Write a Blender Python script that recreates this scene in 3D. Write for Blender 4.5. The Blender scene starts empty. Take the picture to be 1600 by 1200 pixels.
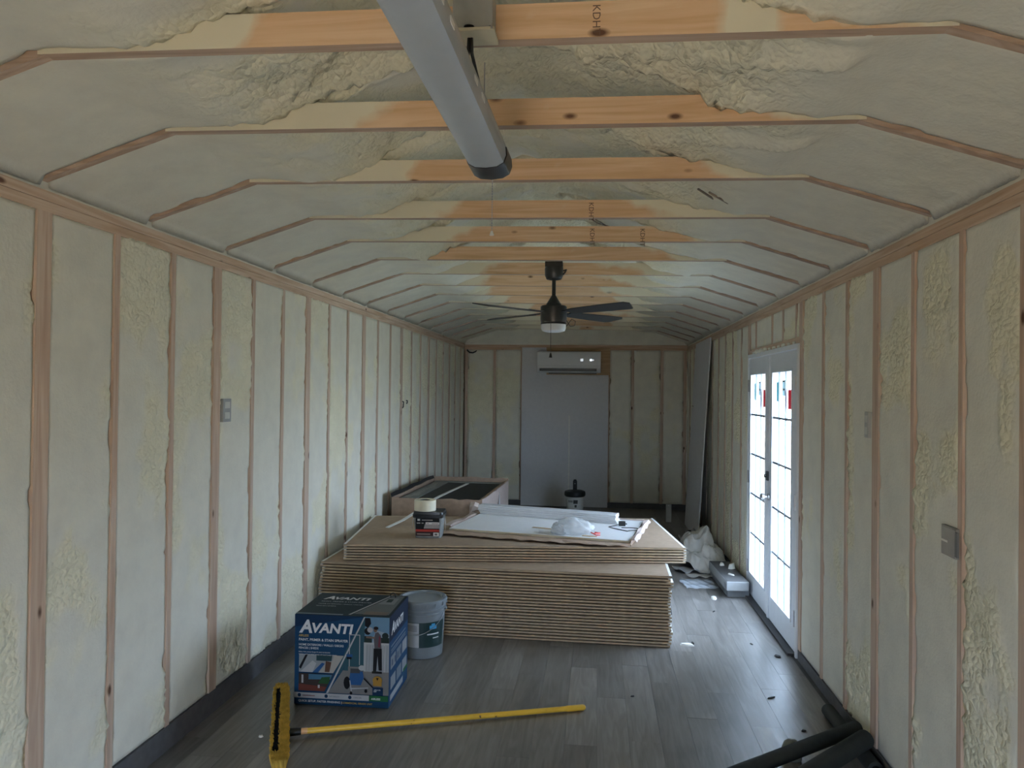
import bpy, bmesh, math, random
import numpy as np
from mathutils import Vector, Matrix

SC = bpy.context.scene
COL = SC.collection
rnd = random.Random(7)
PI = math.pi

# ------------------------------------------------------------------ camera
def make_camera():
    yaw, pit, rol = .1164, .0093, .0114
    r0 = Vector((math.cos(yaw), math.sin(yaw), 0)); f0 = Vector((-math.sin(yaw), math.cos(yaw), 0)); z = Vector((0, 0, 1))
    up1 = z * math.cos(pit) - f0 * math.sin(pit); fw = f0 * math.cos(pit) + z * math.sin(pit)
    R = r0 * math.cos(rol) + up1 * math.sin(rol); U = up1 * math.cos(rol) - r0 * math.sin(rol)
    cd = bpy.data.cameras.new('camera'); cam = bpy.data.objects.new('camera', cd); COL.objects.link(cam)
    m = Matrix((R, U, -fw)).transposed().to_4x4(); m.translation = (0, 0, 1.71)
    cam.matrix_world = m
    cd.sensor_width = 36; cd.lens = 1137.6 / 1600 * 36; cd.clip_start = .05; cd.clip_end = 200
    SC.camera = cam
make_camera()

# ------------------------------------------------------------------ world, light, exposure
W = bpy.data.worlds.new('overcast_sky'); SC.world = W; W.use_nodes = True
bg = W.node_tree.nodes['Background']
bg.inputs[0].default_value = (.69, .86, 1.14, 1); bg.inputs[1].default_value = 27.0
SC.view_settings.view_transform = 'Standard'; SC.view_settings.look = 'None'
SC.view_settings.gamma = 1; SC.view_settings.exposure = -0.47; SC.view_settings.use_curve_mapping = False
SC.cycles.max_bounces = 10; SC.cycles.diffuse_bounces = 7; SC.cycles.use_denoising = True
SC.cycles.transparent_max_bounces = 12; SC.cycles.sample_clamp_indirect = 6

sl = bpy.data.lights.new('low_sun', 'SUN'); sl.energy = 150; sl.color = (1, .76, .50); sl.angle = .02
so = bpy.data.objects.new('low_sun', sl); COL.objects.link(so)     # low from the left: lights the added bounce ground, leaves the door side in shade
so.rotation_euler = Vector((math.cos(.45), -.12, -math.sin(.45))).to_track_quat('-Z', 'Y').to_euler()

def portal(name, loc, rot, sx, sy):
    l = bpy.data.lights.new(name, 'AREA'); l.shape = 'RECTANGLE'; l.size = sx; l.size_y = sy
    l.cycles.is_portal = True
    o = bpy.data.objects.new(name, l); COL.objects.link(o); o.location = loc; o.rotation_euler = rot
portal('door_sky_portal', (1.41, 5.70, 1.03), (0, PI / 2, 0), 1.7, 1.4)
portal('front_sky_portal', (-.35, -1.02, .68), (PI / 2, 0, 0), .95, 1.36)

# ------------------------------------------------------------------ noise
def _hash(ix, iy, iz, s):
    n = (ix * 374761393 + iy * 668265263 + iz * 2147483647 + s * 1274126177) & 0xffffffff
    n = ((n ^ (n >> 13)) * 1274126177) & 0xffffffff
    n = ((n ^ (n >> 16)) * 2246822519) & 0xffffffff
    return ((n ^ (n >> 15)) & 0xffffff) / float(0xffffff)
def vnoise(x, y, z, s=0):
    fx, fy, fz = np.floor(x), np.floor(y), np.floor(z)
    ix, iy, iz = fx.astype(np.int64), fy.astype(np.int64), fz.astype(np.int64)
    q = lambda t: t * t * t * (t * (t * 6 - 15) + 10)
    u, v, w = q(x - fx), q(y - fy), q(z - fz)
    r = 0
    for a in (0, 1):
        for b in (0, 1):
            for c in (0, 1):
                r = r + _hash(ix + a, iy + b, iz + c, s) * (u if a else 1 - u) * (v if b else 1 - v) * (w if c else 1 - w)
    return r
def fbm(x, y, z, o=4, s=0):
    r, a, t = 0, 1.0, 0.0
    for k in range(o):
        r = r + a * vnoise(x, y, z, s + k); t += a; a *= .5; x, y, z = x * 2.03, y * 2.03, z * 2.03
    return r / t
def worley(x, y, s=0):
    fx, fy = np.floor(x), np.floor(y)
    ix, iy = fx.astype(np.int64), fy.astype(np.int64)
    best = np.full(x.shape, 9.0)
    for a in (-1, 0, 1):
        for b in (-1, 0, 1):
            px = fx + a + _hash(ix + a, iy + b, ix * 0, s); py = fy + b + _hash(ix + a, iy + b, ix * 0 + 5, s)
            best = np.minimum(best, (px - x) ** 2 + (py - y) ** 2)
    return np.sqrt(best)
def sstep(a, b, x):
    t = np.clip((x - a) / (b - a), 0, 1); return t * t * (3 - 2 * t)

# ------------------------------------------------------------------ materials
def new_mat(name):
    m = bpy.data.materials.new(name); m.use_nodes = True
    nt = m.node_tree
    return m, nt, nt.nodes['Principled BSDF']
def L(nt, a, b): nt.links.new(a, b)
def N(nt, t, **kw):
    n = nt.nodes.new(t)
    for k, v in kw.items():
        if k in n.inputs: n.inputs[k].default_value = v
        else: setattr(n, k, v)
    return n
def ramp(nt, fac, stops):
    n = nt.nodes.new('ShaderNodeValToRGB'); e = n.color_ramp.elements
    while len(e) < len(stops): e.new(.5)
    for i, (p, c) in enumerate(stops):
        e[i].position = p; e[i].color = (*c, 1) if len(c) == 3 else c
    L(nt, fac, n.inputs[0]); return n
def mix(nt, fac, a, b):
    n = nt.nodes.new('ShaderNodeMix'); n.data_type = 'RGBA'
    for idx, v in ((0, fac), (6, a), (7, b)):
        if hasattr(v, 'is_linked'): L(nt, v, n.inputs[idx])
        elif idx == 0: n.inputs[0].default_value = v
        else: n.inputs[idx].default_value = (*v, 1)
    return n.outputs[2]
_flat = {}
def flat(c, rough=.6, metal=0, var=.06, name=None, bump=0, spec=.5):
    key = (tuple(round(x, 4) for x in c), rough, metal, var, bump, spec)
    if key in _flat: return _flat[key]
    m, nt, b = new_mat(name or 'paint_%d' % len(_flat))
    tc = N(nt, 'ShaderNodeTexCoord'); no = N(nt, 'ShaderNodeTexNoise', Scale=22.0, Detail=3.0)
    L(nt, tc.outputs['Object'], no.inputs['Vector'])
    d = tuple(x * (1 - var) for x in c); u = tuple(min(1, x * (1 + var)) for x in c)
    r = ramp(nt, no.outputs[0], [(.3, d), (.7, u)])
    L(nt, r.outputs[0], b.inputs['Base Color'])
    b.inputs['Roughness'].default_value = rough; b.inputs['Metallic'].default_value = metal; b.inputs['Specular IOR Level'].default_value = spec
    if bump:
        bp_ = N(nt, 'ShaderNodeBump', Strength=bump, Distance=.004); L(nt, no.outputs[0], bp_.inputs['Height']); L(nt, bp_.outputs[0], b.inputs['Normal'])
    _flat[key] = m; return m
def emit(c, s, name):
    m, nt, b = new_mat(name)
    b.inputs['Base Color'].default_value = (*c, 1); b.inputs['Emission Color'].default_value = (*c, 1); b.inputs['Emission Strength'].default_value = s
    return m

def foam_mat():
    m, nt, b = new_mat('spray_foam')
    at = N(nt, 'ShaderNodeAttribute', attribute_name='lump')
    tc = N(nt, 'ShaderNodeTexCoord')
    n1 = N(nt, 'ShaderNodeTexNoise', Scale=7.0, Detail=6.0, Roughness=.6); L(nt, tc.outputs['Object'], n1.inputs['Vector'])
    n2 = N(nt, 'ShaderNodeTexNoise', Scale=70.0, Detail=4.0); L(nt, tc.outputs['Object'], n2.inputs['Vector'])
    sm = ramp(nt, n1.outputs[0], [(.3, (.67, .65, .565)), (.55, (.73, .71, .615)), (.75, (.77, .75, .645))])
    lu = ramp(nt, n1.outputs[0], [(.3, (.72, .685, .52)), (.6, (.785, .745, .57)), (.8, (.84, .80, .63))])
    c = mix(nt, at.outputs['Fac'], sm.outputs[0], lu.outputs[0])
    L(nt, c, b.inputs['Base Color']); b.inputs['Roughness'].default_value = .75; b.inputs['Specular IOR Level'].default_value = .3
    bp_ = N(nt, 'ShaderNodeBump', Strength=.35, Distance=.006); L(nt, n2.outputs[0], bp_.inputs['Height'])
    wv = N(nt, 'ShaderNodeTexVoronoi', Scale=48.0); wn = N(nt, 'ShaderNodeTexNoise', Scale=20.0, Detail=2.0); L(nt, tc.outputs['Object'], wn.inputs['Vector'])
    wa = N(nt, 'ShaderNodeVectorMath', operation='SCALE'); wa.inputs['Scale'].default_value = .035; L(nt, wn.outputs['Color'], wa.inputs[0]); wb_ = N(nt, 'ShaderNodeVectorMath', operation='ADD'); L(nt, tc.outputs['Object'], wb_.inputs[0]); L(nt, wa.outputs[0], wb_.inputs[1]); L(nt, wb_.outputs[0], wv.inputs['Vector'])
    iv = N(nt, 'ShaderNodeMath', operation='MULTIPLY'); L(nt, wv.outputs['Distance'], iv.inputs[0]); L(nt, at.outputs['Fac'], iv.inputs[1])
    b2 = N(nt, 'ShaderNodeBump', Strength=.6, Distance=.012); b2.invert = True; L(nt, iv.outputs[0], b2.inputs['Height']); L(nt, bp_.outputs[0], b2.inputs['Normal']); L(nt, b2.outputs[0], b.inputs['Normal'])
    return m
FOAM = foam_mat()

def wood_mat(name, axis, c1, c2, c3, knots=True, cover=False):
    m, nt, b = new_mat(name)
    tc = N(nt, 'ShaderNodeTexCoord'); oi = N(nt, 'ShaderNodeObjectInfo')
    mp = N(nt, 'ShaderNodeMapping'); sc = [28, 28, 28]; sc['XYZ'.index(axis)] = 1.6; mp.inputs['Scale'].default_value = sc
    add = N(nt, 'ShaderNodeVectorMath', operation='ADD'); L(nt, tc.outputs['Object'], add.inputs[0])
    sh = N(nt, 'ShaderNodeVectorMath', operation='SCALE'); sh.inputs[0].default_value = (3.1, 5.7, 9.3); L(nt, oi.outputs['Random'], sh.inputs['Scale'])
    L(nt, sh.outputs[0], add.inputs[1]); L(nt, add.outputs[0], mp.inputs['Vector'])
    no = N(nt, 'ShaderNodeTexNoise', Scale=1.0, Detail=6.0, Distortion=1.2); L(nt, mp.outputs[0], no.inputs['Vector'])
    r = ramp(nt, no.outputs[0], [(.3, c1), (.5, c2), (.72, c3)])
    col = r.outputs[0]
    if knots:
        mp2 = N(nt, 'ShaderNodeMapping'); s2 = [9, 9, 9]; s2['XYZ'.index(axis)] = 4.2; mp2.inputs['Scale'].default_value = s2
        L(nt, add.outputs[0], mp2.inputs['Vector'])
        vo = N(nt, 'ShaderNodeTexVoronoi', Scale=1.0); L(nt, mp2.outputs[0], vo.inputs['Vector'])
        kr = ramp(nt, vo.outputs['Distance'], [(.06, (1, 1, 1)), (.13, (0, 0, 0))])
        col = mix(nt, kr.outputs[0], col, (.10, .05, .03))
    if cover:
        at = N(nt, 'ShaderNodeAttribute', attribute_name='cover')
        n3 = N(nt, 'ShaderNodeTexNoise', Scale=9.0, Detail=5.0); L(nt, tc.outputs['Object'], n3.inputs['Vector'])
        ad = N(nt, 'ShaderNodeMath', operation='ADD'); L(nt, at.outputs['Fac'], ad.inputs[0]); L(nt, n3.outputs[0], ad.inputs[1])
        cr = ramp(nt, ad.outputs[0], [(.62, (0, 0, 0)), (1.22, (1, 1, 1))])
        col = mix(nt, cr.outputs[0], col, (.71, .66, .515))
    L(nt, col, b.inputs['Base Color']); b.inputs['Roughness'].default_value = .7
    b.inputs['Specular IOR Level'].default_value = .25
    return m
STUD = wood_mat('stud_wood', 'Z', (.42, .30, .225), (.50, .375, .29), (.58, .465, .375))  # same timber as the joists; dull light and foam film put into the tone
PLATE = wood_mat('plate_wood', 'Y', (.42, .29, .19), (.52, .38, .275), (.62, .49, .38))
PLATEX = wood_mat('plate_wood_back', 'X', (.36, .23, .14), (.50, .34, .23), (.60, .45, .32))
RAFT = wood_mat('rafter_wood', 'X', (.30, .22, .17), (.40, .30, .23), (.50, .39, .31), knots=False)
JOIST = wood_mat('joist_wood', 'X', (.54, .345, .19), (.635, .43, .265), (.71, .52, .345), cover=True)  # same timber as the studs; light from below painted in as warmer orange
PLY = wood_mat('plywood', 'X', (.30, .20, .11), (.40, .28, .16), (.48, .35, .21), knots=False)

def floor_mat():
    m, nt, b = new_mat('grey_vinyl_plank')
    tc = N(nt, 'ShaderNodeTexCoord'); oi = N(nt, 'ShaderNodeObjectInfo')
    add = N(nt, 'ShaderNodeVectorMath', operation='ADD'); L(nt, tc.outputs['Object'], add.inputs[0])
    sh = N(nt, 'ShaderNodeVectorMath', operation='SCALE'); sh.inputs[0].default_value = (13.1, 7.7, 2.3); L(nt, oi.outputs['Random'], sh.inputs['Scale']); L(nt, sh.outputs[0], add.inputs[1])
    mp = N(nt, 'ShaderNodeMapping'); mp.inputs['Scale'].default_value = (26, 2.2, 1); L(nt, add.outputs[0], mp.inputs['Vector'])
    no = N(nt, 'ShaderNodeTexNoise', Scale=1.0, Detail=7.0, Distortion=1.6); L(nt, mp.outputs[0], no.inputs['Vector'])
    r = ramp(nt, no.outputs[0], [(.28, (.112, .104, .095)), (.5, (.158, .148, .137)), (.72, (.215, .203, .189))])
    tone = N(nt, 'ShaderNodeMapRange'); tone.inputs['To Min'].default_value = .78; tone.inputs['To Max'].default_value = 1.22; L(nt, oi.outputs['Random'], tone.inputs['Value'])
    mu = N(nt, 'ShaderNodeVectorMath', operation='SCALE'); L(nt, r.outputs[0], mu.inputs[0]); L(nt, tone.outputs[0], mu.inputs['Scale'])
    # pale dust smears left by the foam crew
    mp2 = N(nt, 'ShaderNodeMapping'); mp2.inputs['Scale'].default_value = (3.0, 1.0, 1)
    L(nt, oi.outputs['Location'], mp2.inputs['Location'])
    g = N(nt, 'ShaderNodeNewGeometry'); L(nt, g.outputs['Position'], mp2.inputs['Vector'])
    n2 = N(nt, 'ShaderNodeTexNoise', Scale=1.5, Detail=5.0); L(nt, g.outputs['Position'], n2.inputs['Vector'])
    dr = ramp(nt, n2.outputs[0], [(.5, (0, 0, 0)), (.8, (.30, .30, .30))])
    c = mix(nt, dr.outputs[0], mu.outputs[0], (.33, .32, .31))
    L(nt, c, b.inputs['Base Color'])
    rr = N(nt, 'ShaderNodeMapRange'); rr.inputs['To Min'].default_value = .30; rr.inputs['To Max'].default_value = .44; L(nt, no.outputs[0], rr.inputs['Value']); L(nt, rr.outputs[0], b.inputs['Roughness'])
    b.inputs['Specular IOR Level'].default_value = .75
    bp_ = N(nt, 'ShaderNodeBump', Strength=.12, Distance=.003); L(nt, no.outputs[0], bp_.inputs['Height']); L(nt, bp_.outputs[0], b.inputs['Normal'])
    return m
FLOORM = floor_mat()
SHEATH = flat((.35, .27, .18), .9, name='sheathing')
BASEM = flat((.085, .085, .088), .6, name='dark_grey_base', var=.15)
WHITE = flat((.78, .80, .82), .45, name='white_paint', var=.02)
DRYW = flat((.62, .62, .64), .85, name='drywall_face_paper', var=.03)
KRAFT = flat((.33, .24, .165), .85, name='drywall_back_paper', var=.08)
EDGE = flat((.45, .35, .235), .85, name='drywall_edge_paper', var=.10)
GYPS = flat((.78, .77, .74), .9, name='gypsum_core', var=.06)
CARD = flat((.36, .255, .185), .85, name='corrugated_cardboard', var=.12)
CARDG = flat((.46, .37, .33), .85, name='pale_cardboard', var=.08)
BLACK = flat((.012, .013, .014), .5, name='matt_black', var=.1)
BLACKP = flat((.010, .012, .013), .35, name='black_plastic', var=.1)
GREYM = flat((.36, .36, .36), .5, .3, name='grey_metal')
LGREY = flat((.50, .50, .49), .6, name='light_grey')
YEL = flat((.62, .36, .035), .5, name='yellow_paint', var=.12)
YBR = flat((.60, .40, .07), .9, name='yellow_bristle', var=.25)
METAL = flat((.45, .45, .47), .35, .9, name='steel')

# ------------------------------------------------------------------ mesh builder
class MB:
    def __init__(s): s.v = []; s.f = []; s.m = []
    def add(s, vs, fs, mi=0):
        b = len(s.v); s.v += [tuple(x) for x in vs]; s.f += [tuple(b + i for i in f) for f in fs]; s.m += [mi] * len(fs); return s
    def box(s, a, b, mi=0, rot=0, pivot=None):
        (x0, y0, z0), (x1, y1, z1) = a, b
        vs = [Vector(p) for p in ((x0, y0, z0), (x1, y0, z0), (x1, y1, z0), (x0, y1, z0), (x0, y0, z1), (x1, y0, z1), (x1, y1, z1), (x0, y1, z1))]
        if rot:
            c = Vector(pivot if pivot else ((x0 + x1) / 2, (y0 + y1) / 2, 0)); M = Matrix.Rotation(rot, 3, 'Z'); vs = [M @ (v - c) + c for v in vs]
        return s.add(vs, [(0, 3, 2, 1), (4, 5, 6, 7), (0, 1, 5, 4), (1, 2, 6, 5), (2, 3, 7, 6), (3, 0, 4, 7)], mi)
    def hexa(s, v8, mi=0):
        return s.add(v8, [(0, 3, 2, 1), (4, 5, 6, 7), (0, 1, 5, 4), (1, 2, 6, 5), (2, 3, 7, 6), (3, 0, 4, 7)], mi)
    def prism(s, poly, z0, z1, mi=0):
        n = len(poly)
        return s.add([(x, y, z0) for x, y in poly] + [(x, y, z1) for x, y in poly],
                     [tuple(range(n))[::-1], tuple(range(n, 2 * n))] + [(i, (i + 1) % n, n + (i + 1) % n, n + i) for i in range(n)], mi)
    def tube(s, pts, r, n=10, mi=0, caps=True, taper=None):
        pts = [Vector(p) for p in pts]; k = len(pts); vs = []; u = None
        for i, p in enumerate(pts):
            t = (pts[min(i + 1, k - 1)] - pts[max(i - 1, 0)]).normalized()
            if u is None: u = t.orthogonal().normalized()
            else: u = (u - t * u.dot(t)).normalized()
            w = t.cross(u); rr = r if taper is None else taper[i]
            vs += [p + (u * math.cos(2 * PI * j / n) + w * math.sin(2 * PI * j / n)) * rr for j in range(n)]
        fs = [(i * n + j, i * n + (j + 1) % n, (i + 1) * n + (j + 1) % n, (i + 1) * n + j) for i in range(k - 1) for j in range(n)]
        if caps: fs += [tuple(range(n))[::-1], tuple(range((k - 1) * n, k * n))]
        return s.add(vs, fs, mi)
    def lathe(s, prof, n=32, c=(0, 0, 0), mi=0, a0=0, a1=2 * PI):
        full = abs(a1 - a0 - 2 * PI) < 1e-6; m = n if full else n + 1; vs = []
        for r, z in prof:
            vs += [(c[0] + r * math.cos(a0 + (a1 - a0) * j / n), c[1] + r * math.sin(a0 + (a1 - a0) * j / n), c[2] + z) for j in range(m)]
        fs = []
        for i in range(len(prof) - 1):
            for j in range(n):
                q = (j + 1) % m if full else j + 1
                fs.append((i * m + j, i * m + q, (i + 1) * m + q, (i + 1) * m + j))
        if full and prof[0][0] > 0: fs.append(tuple(range(m))[::-1])
        if full and prof[-1][0] > 0: fs.append(tuple(range((len(prof) - 1) * m, len(prof) * m)))
        return s.add(vs, fs, mi)
    def grid(s, P, mi=0):
        h, w = len(P), len(P[0])
        return s.add([p for row in P for p in row], [(i * w + j, i * w + j + 1, (i + 1) * w + j + 1, (i + 1) * w + j) for i in range(h - 1) for j in range(w - 1)], mi)
    def mesh(s, name, mats, smooth=False):
        me = bpy.data.meshes.new(name); me.from_pydata(s.v, [], s.f); me.update()
        for m in (mats if isinstance(mats, (list, tuple)) else [mats]): me.materials.append(m)
        if len(set(s.m)) > 1: me.polygons.foreach_set('material_index', s.m)
        if smooth: me.polygons.foreach_set('use_smooth', [True] * len(s.f))
        bm = bmesh.new(); bm.from_mesh(me); bmesh.ops.recalc_face_normals(bm, faces=bm.faces); bm.to_mesh(me); bm.free()
        return me
    def build(s, name, mats, parent=None, smooth=False, bevel=0, solid=0, angle=None):
        o = bpy.data.objects.new(name, s.mesh(name, mats, smooth)); COL.objects.link(o)
        if parent is not None: o.parent = parent
        if solid:
            md = o.modifiers.new('thickness', 'SOLIDIFY'); md.thickness = solid; md.offset = 0
        if bevel:
            md = o.modifiers.new('edge', 'BEVEL'); md.width = bevel; md.segments = 2; md.limit_method = 'ANGLE'; md.angle_limit = .6
        if smooth and angle:
            smooth_by_angle(o, angle)
        return o
def smooth_by_angle(o, a):
    me = o.data; bm = bmesh.new(); bm.from_mesh(me)
    for e in bm.edges:
        if len(e.link_faces) == 2 and e.calc_face_angle(0) > a: e.smooth = False
    bm.to_mesh(me); bm.free()
def tag(o, label=None, cat=None, group=None, kind=None):
    if label: o['label'] = label
    if cat: o['category'] = cat
    if group: o['group'] = group
    if kind: o['kind'] = kind
    return o
def thing(name, label, cat, loc=(0, 0, 0), rz=0, group=None):
    o = bpy.data.objects.new(name, None); o.empty_display_size = .05; COL.objects.link(o); o.location = loc; o.rotation_euler = (0, 0, rz)
    return tag(o, label, cat, group)
def struct(o, label=None, cat=None): return tag(o, label, cat, None, 'structure')
def inst(me, name, parent, loc=(0, 0, 0), rot=(0, 0, 0), scale=(1, 1, 1)):
    o = bpy.data.objects.new(name, me); COL.objects.link(o); o.parent = parent; o.location = loc; o.rotation_euler = rot; o.scale = scale; return o

def text_polys(items, name, m, parent, frame, lift=.0012, depth=0):
    """items: (string, u, v, size, shear, bold); frame: origin, u-vector, v-vector (metres); one flat mesh of lettering"""
    O, U, V = (Vector(x) for x in frame); Un, Vn = U.normalized(), V.normalized(); Nn = Un.cross(Vn).normalized()
    for it in items:
        mb = MB()
        st, u, v, size = it[:4]; shear = it[4] if len(it) > 4 else 0; bold = it[5] if len(it) > 5 else 0; sx = it[6] if len(it) > 6 else 1
        cu = bpy.data.curves.new('txt', 'FONT'); cu.body = st; cu.size = size; cu.shear = shear; cu.offset = bold * size; cu.resolution_u = 2
        ob = bpy.data.objects.new('txt', cu); COL.objects.link(ob); bpy.context.view_layer.update()
        dg = bpy.context.evaluated_depsgraph_get(); me = bpy.data.meshes.new_from_object(ob.evaluated_get(dg))
        vs = [O + Un * (u + p.co.x * sx) + Vn * (v + p.co.y) + Nn * lift for p in me.vertices]
        mb.add(vs, [tuple(p.vertices) for p in me.polygons])
        COL.objects.unlink(ob); bpy.data.objects.remove(ob); bpy.data.curves.remove(cu); bpy.data.meshes.remove(me)
        me = bpy.data.meshes.new(name); me.from_pydata(mb.v, [], mb.f); me.materials.append(m)
        o = bpy.data.objects.new(name, me); COL.objects.link(o)
        if parent is not None: o.parent = parent
    return o
def decal(shapes, name, parent, frame, size, lift=.0003, step=.00015, dim=1.0):
    """shapes: (colour, [(u,v) in 0..1 ...]) painted in order on a face; frame = origin, unit u, unit v; size = (w,h)"""
    O, U, V = (Vector(x) for x in frame); Nn = U.cross(V).normalized(); mb = MB(); mats = []; ids = {}
    for k, (c, poly) in enumerate(shapes):
        c = tuple(x * dim for x in c)
        if c not in ids: ids[c] = len(mats); mats.append(flat(c, .6, var=.03, spec=.15))
        mb.add([O + U * (u * size[0]) + V * (v * size[1]) + Nn * (lift + step * k) for u, v in poly], [tuple(range(len(poly)))], ids[c])
    me = bpy.data.meshes.new(name); me.from_pydata(mb.v, [], mb.f)
    for m in mats: me.materials.append(m)
    me.polygons.foreach_set('material_index', mb.m)
    o = bpy.data.objects.new(name, me); COL.objects.link(o)
    if parent is not None: o.parent = parent
    return o
def rect(u0, v0, u1, v1): return [(u0, v0), (u1, v0), (u1, v1), (u0, v1)]
def ell(cu, cv, ru, rv, n=14): return [(cu + ru * math.cos(2 * PI * i / n), cv + rv * math.sin(2 * PI * i / n)) for i in range(n)]

# ================================================================== SETTING
XL, XR, YB, YF = -1.994, 1.306, 10.85, -1.0
ZPL, ZPR, ZTOP = 2.342, 2.308, .076           # underside of the double top plates, their height
KL, KR = (-1.498, 2.608), (.813, 2.576)       # knee points of the trusses
EL, ER = (XL, 2.448), (XR, 2.417)             # where rafters meet the plates
SL = .3225
def roof_z(x):                                 # underside line of the rafters, continued to the ridge
    return np.minimum(KL[1] + SL * (x - KL[0]), KR[1] + SL * (KR[0] - x))

# --- floor: slab and single planks
fl = MB().box((XL - .1, YF - .1, -.16), (XR + .1, YB + .1, -.006)).build('floor', BASEM); struct(fl)
PW, PLn = .157, 1.0
pm = {}
for i in range(22):
    x0 = XL - .03 + i * PW
    off = rnd.uniform(-.9, -.05)
    y = YF + off
    while y < YB + .05:
        y0, y1 = max(y, YF), min(y + PLn, YB + .05); y += PLn
        if y1 - y0 < .06 or x0 + PW > XR + .12: continue
        key = round(y1 - y0, 3)
        if key not in pm:
            pm[key] = MB().box((.0004, .0004, -.012), (PW - .0004, key - .0004, 0)).mesh('plank', FLOORM)
        inst(pm[key], 'plank', fl, (x0, y0, rnd.uniform(-.0006, 0)))

# --- outdoor ground
gm, gnt, gb = new_mat('pale_gravel')
gtc = N(gnt, 'ShaderNodeTexCoord'); gno = N(gnt, 'ShaderNodeTexNoise', Scale=3.0, Detail=8.0); L(gnt, gtc.outputs['Object'], gno.inputs['Vector'])
gr = ramp(gnt, gno.outputs[0], [(.3, (.40, .41, .34)), (.7, (.55, .55, .48))]); L(gnt, gr.outputs[0], gb.inputs['Base Color']); gb.inputs['Roughness'].default_value = .9
g = MB().box((-40, -40, -.5), (40, 40, -.3)).build('ground', gm); struct(g)

dm, dnt, db = new_mat('warm_bounce_tan'); dn = N(dnt, 'ShaderNodeTexNoise', Scale=5.0, Detail=8.0); dr_ = ramp(dnt, dn.outputs[0], [(.3, (.50, .40, .28)), (.7, (.62, .52, .38))]); L(dnt, dr_.outputs[0], db.inputs['Base Color']); db.inputs['Roughness'].default_value = .95
struct(MB().box((-6, -16, -.32), (5, YF - .1, -.17)).build('warm_bounce_ground', dm))  # added unseen tan slab: warms the daylight bounced in through the front opening

# --- spray foam sheet between two framing members
def foam_sheet(name, parent, w, h, du, place, seed, lump_bias=0., smooth_amp=.0015, lump_amp=.026, edge=.010, dv=None, lumpfn=None, extra=None, skirt=.05, esoft=.012):
    nu, nv = max(4, int(w / du)), max(4, int(h / (dv or du)))
    u = np.linspace(0, 1, nu + 1)[:, None] * w + np.zeros((1, nv + 1)); v = np.linspace(0, 1, nv + 1)[None, :] * h + np.zeros((nu + 1, 1))
    s = seed * 7.31
    low = fbm(u * 3.0 + s, v * 2.2 + s, v * 0 + s, 4, 11)
    M = sstep(.51 - lump_bias, .63 - lump_bias, low)
    if lumpfn is not None: M = np.clip(M * lumpfn(u, v) + 0, 0, 1)
    wx, wy = u + .03 * (fbm(u * 9, v * 9, u * 0 + s, 2, 3) - .5), v + .03 * (fbm(u * 9 + 7, v * 9, u * 0 + s, 2, 5) - .5)
    bub = np.clip(1 - worley(wx * 26 + s, wy * 22 + s, 2), 0, 1) * .6 + np.clip(1 - worley(wx * 55 + s, wy * 48, 9), 0, 1) * .25
    d = -.003 + smooth_amp * (fbm(u * 6 + s, v * 6, u * 0, 3, 1) - .5) * 3
    d = d + M * (-.55 * lump_amp + lump_amp * 1.25 * bub + lump_amp * .9 * (fbm(u * 8, v * 8 + s, u * 0, 3, 4) - .5))
    if extra is not None:
        e, M = extra(u, v, M); d = d + e
    # ragged edges along the framing
    rag = lambda q: edge * ((fbm(v * 4 + q, v * 0 + s, v * 0, 4, 21) - .47) * 1.5 - 1.5 * sstep(.64, .74, fbm(v * 9 + 2 * q, v * 0 + s, v * 0, 3, 23)) + 1.0 * sstep(.66, .76, fbm(v * 7 - q, v * 0 + s, v * 0, 3, 24)))
    j0, j1 = rag(s), rag(-s)
    k = u / w
    ue = u - j0 * (1 - k) ** 6 * 1 + j1 * k ** 6
    ed = np.minimum(u, w - u); d = d - .004 * (1 - sstep(0, esoft, ed))
    P = place(ue, v, d)
    nvx = (nu + 1) * (nv + 1)
    idx = np.arange(nvx).reshape(nu + 1, nv + 1)
    faces = np.stack([idx[:-1, :-1], idx[1:, :-1], idx[1:, 1:], idx[:-1, 1:]], -1).reshape(-1, 4)
    co = np.stack(P, -1).reshape(-1, 3)
    # skirt pushed back into the bay so that the sheet has depth
    ring = np.concatenate([idx[:, 0], idx[-1, 1:], idx[::-1, -1][1:], idx[0, ::-1][1:-1]])
    Pb = np.stack(place(ue, v, d - skirt), -1).reshape(-1, 3)[ring]
    rb = np.arange(len(ring)) + nvx; r2 = np.roll(ring, -1); rb2 = np.roll(rb, -1)
    sk = np.stack([ring, rb, rb2, r2], -1)
    co = np.concatenate([co, Pb]); faces = np.concatenate([faces, sk])
    lump = np.concatenate([M.reshape(-1), np.ones(len(ring)) * .6]).astype(np.float32)
    me = bpy.data.meshes.new(name); me.vertices.add(len(co)); me.vertices.foreach_set('co', co.reshape(-1).astype(np.float32))
    me.loops.add(len(faces) * 4); me.loops.foreach_set('vertex_index', faces.reshape(-1).astype(np.int32))
    me.polygons.add(len(faces)); me.polygons.foreach_set('loop_start', np.arange(len(faces), dtype=np.int32) * 4)
    me.polygons.foreach_set('use_smooth', np.ones(len(faces), dtype=bool)); me.update(calc_edges=True); me.validate()
    a = me.attributes.new('lump', 'FLOAT', 'POINT'); a.data.foreach_set('value', lump)
    me.materials.append(FOAM)
    o = bpy.data.objects.new(name, me); COL.objects.link(o); o.parent = parent; return o

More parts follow.
